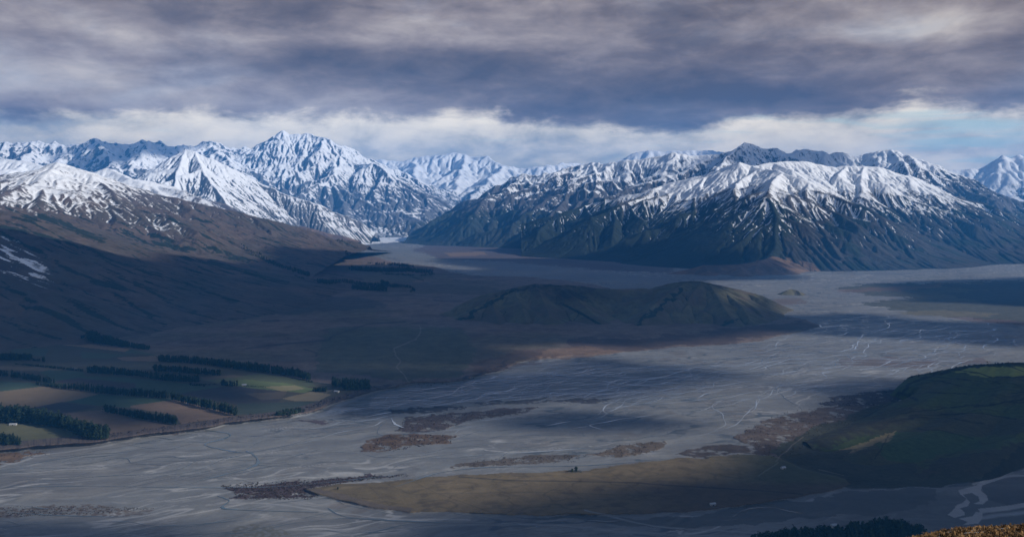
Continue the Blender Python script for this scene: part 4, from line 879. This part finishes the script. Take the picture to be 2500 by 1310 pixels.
def hz(x,y):
    i=int((y-HY0)/2.2); j=int((x-HX0)/2.2)
    return float(HH[i,j]) if 0<=i<HH.shape[0] and 0<=j<HH.shape[1] else 0
for (ax,ay,ad),(bx,by,bd_) in zip(((2188,958,2.4),(2230,928,2.4),(2284,910,2.37),(2341,896,2.35),(2392,889,2.34)),((2230,928,2.4),(2284,910,2.37),(2341,896,2.35),(2392,889,2.34),(2475,884,2.3))):
    for _ in range(60):
        t=q.random(); Y_=(ad+(bd_-ad)*t)*1000+q.gauss(0,8); X_=(ax+(bx-ax)*t-1250)/FPX*Y_; bush(X_,Y_,hz(X_,Y_),q.uniform(.8,2.2))
me=bpy.data.meshes.new('scrub'); me.from_pydata(sv,[],sf); me.materials.append(m_scrub)
o=link(bpy.data.objects.new('scrub',me)); o['kind']='stuff'; o['label']='low scrub along the bluff and on the river islands'; o['category']='scrub'
# ------------------------------------------------------------------ farm buildings
def plain(name,c,r=.7):
    m,k=new_mat(name); pos=k.n('ShaderNodeNewGeometry').outputs['Position']; n1=k.noise(pos,.8,4,.6)
    finish(k,k.mix(k.mr(n1,.3,.7),tuple(c),tuple(x*.8 for x in c)),r,.3); return m
m_wall=plain('pale_cladding',(.42,.42,.40)); m_roof=plain('corrugated_roof',(.40,.42,.45),.5); m_roof2=plain('dull_red_roof',(.22,.10,.08)); m_dark=plain('dark_opening',(.03,.03,.035))
def box(mb,x0,x1,y0,y1,z0,z1):
    k=len(mb.v); mb.v+=[(x0,y0,z0),(x1,y0,z0),(x1,y1,z0),(x0,y1,z0),(x0,y0,z1),(x1,y0,z1),(x1,y1,z1),(x0,y1,z1)]
    mb.f+=[(k,k+1,k+5,k+4),(k+1,k+2,k+6,k+5),(k+2,k+3,k+7,k+6),(k+3,k,k+4,k+7),(k+4,k+5,k+6,k+7),(k,k+3,k+2,k+1)]
def shed(px,py,L,Wd,Hh,rot,label,roof,name='farm_shed'):
    x,y,z=G3(px,py); e=bpy.data.objects.new(name,None); COL.link(e); e.location=(x,y,z-.4); e.rotation_euler[2]=rot; e['label']=label; e['category']='building'; e['group']='farm buildings on the valley floor'
    a=MB(); a.v+=[(-L/2,-Wd/2,0),(L/2,-Wd/2,0),(L/2,Wd/2,0),(-L/2,Wd/2,0),(-L/2,-Wd/2,Hh),(L/2,-Wd/2,Hh),(L/2,Wd/2,Hh),(-L/2,Wd/2,Hh),(-L/2,0,Hh+Wd*.25),(L/2,0,Hh+Wd*.25)]
    a.f+=[(0,1,5,4),(1,2,6,9,5),(2,3,7,6),(3,0,4,8,7)]; a.build('wall',m_wall,e)
    a=MB(); o_=.4; t=.25; rh=Hh+Wd*.25
    for sg in (-1,1):
        k=len(a.v); a.v+=[(-L/2-o_,sg*(Wd/2+o_),Hh-.1),(L/2+o_,sg*(Wd/2+o_),Hh-.1),(L/2+o_,0,rh+.12),(-L/2-o_,0,rh+.12),(-L/2-o_,sg*(Wd/2+o_),Hh+.1),(L/2+o_,sg*(Wd/2+o_),Hh+.1),(L/2+o_,0,rh+.12+t),(-L/2-o_,0,rh+.12+t)]
        a.f+=[(k,k+1,k+5,k+4),(k+4,k+5,k+6,k+7),(k,k+3,k+7,k+4),(k+1,k+2,k+6,k+5),(k,k+3,k+2,k+1)]
    a.build('roof',roof,e)
    a=MB(); box(a,-1.4,1.4,-Wd/2-.05,-Wd/2+.05,0,Hh*.75); a.build('door',m_dark,e)
    for sx in (-.32,.32):
        a=MB(); box(a,L*sx-.8,L*sx+.8,-Wd/2-.04,-Wd/2+.05,Hh*.4,Hh*.72); a.build('window',m_dark,e)
shed(596,941,12,8,3.4,.3,'white shed right of the small square pine clump',m_roof)
shed(822,957,13,8,3.4,-.4,'pale farmhouse between the tiny clump and the open grove',m_roof)
shed(32,1037,15,6,3,.1,'long low pale shed in front of the left plantation',m_roof)
shed(1740,1232,9,6,3,.2,'lone small white hut on the dark end of the tawny terrace',m_roof)
shed(2036,1286,9,6,4.5,.2,'white hut half hidden among the pines at the bottom edge',m_roof)
shed(1912,1143,9,6,3,.5,'small pale shed at the foot of the green hill beside the track',m_roof)
# ------------------------------------------------------------------ clouds added out of the frame, shaped for the shade they cast
m_cl,k=new_mat('cloud')
pos=k.n('ShaderNodeNewGeometry').outputs['Position']; n1=k.noise(pos,.002,4,.6)
d=k.n('ShaderNodeBsdfDiffuse',ins={0:(.45,.52,.68,1)}); t=k.n('ShaderNodeBsdfTransparent'); mx=k.n('ShaderNodeMixShader',ins={0:k.mr(n1,.35,.65,.14,.34),1:d.outputs[0],2:t.outputs[0]}); k.n('ShaderNodeOutputMaterial',ins={0:mx.outputs[0]})
def clouds(zc,zt,maskf,x0,x1,y0,y1,dx=70.0,tk=1.0):
    gx,gy=np.meshgrid(np.arange(x0,x1,dx),np.arange(y0,y1,dx))
    m=maskf(gx,gy).astype(np.float32)
    b=blur(m,2); th=np.sqrt(np.clip(b-0.35,0,1)); th=th*tk*(380+240*fbm(gx/900,gy/900,4,400))
    k_=(zc-zt)/sd[2]; cx=gx+sd[0]*k_; cy=gy+sd[1]*k_
    keep=(b>0.36)[:-1,:-1]
    me=None
    top=mesh_grid('cloud',cx,cy,zc+th,keep,{},m_cl,label=None)
    bot=mesh_grid('cloud',cx,cy,zc-th*.18,keep,{},m_cl,label=None)
    # one closed-looking body
    import bmesh
    bm=bmesh.new(); bm.from_mesh(top.data); bm.from_mesh(bot.data); bm.to_mesh(top.data); bm.free()
    bpy.data.objects.remove(bot); top['label']='unseen clouds added overhead to shade the valley and mountains'
    return top
SH=[ # shaded ground, traced on the valley floor
 [(-900,722),(150,722),(420,692),(640,662),(900,650),(1500,668),(1700,690),(1900,760),(2000,800),(1700,850),(1330,872),(1180,905),(1000,930),(960,938),(860,965),(780,955),(700,960),(640,985),(600,1010),(480,1030),(350,1040),(262,1060),(100,1090),(-500,1120),(-1500,1100),(-1500,722)],
 [(880,935),(1200,915),(1500,880),(1620,895),(1780,905),(1850,925),(1700,940),(1560,960),(1500,975),(1350,985),(1200,1010),(940,1035),(820,1030),(800,990)],
 [(1210,1040),(1300,1015),(1500,1008),(1660,1015),(1700,1030),(1600,1045),(1400,1062),(1240,1060)],
 [(1900,945),(2000,938),(2250,925),(2400,900),(2700,880),(3000,880),(3300,1300),(2500,1420),(900,1420),(900,1330),(960,1290),(1060,1262),(1150,1238),(1300,1205),(1480,1178),(1700,1160),(1820,1110),(1980,1060),(2060,975)],
 [(1940,790),(2050,770),(2150,765),(2300,790),(2600,790),(2600,850),(2300,835),(2050,825)],
 [(2200,690),(2700,675),(3200,680),(3200,760),(2300,745)],[(1050,595),(1300,600),(1640,645),(1900,660),(2000,680),(1700,690),(1300,668),(1080,640)],
 [(-400,1268),(100,1268),(500,1280),(600,1330),(-400,1420)]]
HOLES=[[(820,865),(1010,866),(1010,873),(830,872)],[(1240,855),(1560,845),(1560,862),(1300,880)],[(960,833),(1080,831),(1080,838),(980,840)],[(540,925),(700,930),(850,955),(720,990),(620,960)],[(-100,1020),(120,1020),(230,1060),(100,1090),(-100,1090)],[(-100,955),(130,940),(200,955),(60,1000),(-100,1000)],[(300,985),(430,980),(570,1010),(430,1040),(330,1010)],[(2120,880),(2300,868),(2800,868),(2800,940),(2350,942),(2180,925)],[(1930,1048),(2170,1038),(2140,1072),(1950,1115)],[(1380,725),(1520,725),(1520,760),(1400,755)],[(1700,745),(1830,745),(1830,775),(1720,775)]]
def mk1(x,y):
    y=np.maximum(y,300); px=1250+x/y*FPX; py=HOR+CAMZ/y*FPX
    nn=fbm(x/600,y/600,4,410); nn2=fbm(x/260,y/260,3,414)
    a=px+(40*nn+16*nn2); b=py+(14*nn+6*nn2)*np.clip((py-HOR)/350,.15,1.5)*np.where(px<900,1+1.8*sm(860,740,py),1)
    m=np.zeros(x.shape,bool)
    for s_ in SH: m|=pip(a,b,s_)
    for s_ in HOLES: m&=~pip(px,py,s_)
    return m
clouds(3000,40,mk1,-9000,5000,2700,8600,60,.25)
clouds(3000,8,mk1,-4500,3500,900,2700,28,.10)
def mk2(x,y):
    nn=fbm(x/1200,y/1200,4,420)
    return pip(x+500*nn,y+400*nn,[(300,6800),(6200,6600),(6800,8200),(5600,9300),(4300,9500),(3600,10100),(1500,10300),(600,9400)])
def mk4(x,y):
    nn=fbm(x/1500,y/1500,4,440)
    return (fbm(x/2600,y/2600,3,450)>0.24-0.30*sm(-5500,-8500,x))&((x<-6200)|((x>2500)&(x<6500)))
clouds(7400,1300,mk4,-12000,7500,11800,24500,170,.6)
# ------------------------------------------------------------------ air
a=MB(); box(a,-27000,27000,-2500,29500,-25,2420)
m_h=bpy.data.materials.new('haze'); m_h.use_nodes=True; m_h.node_tree.nodes.clear(); k=N(m_h.node_tree)
pvn=k.n('ShaderNodeVolumePrincipled',ins={'Color':(.07,.40,1.0,1),'Density':HAZE,'Anisotropy':0.0})
k.n('ShaderNodeOutputMaterial',ins={1:pvn.outputs[0]})
hzb=a.build('haze',m_h); hzb['kind']='stuff'; hzb['label']='blue haze filling the valley air'; hzb['category']='haze'
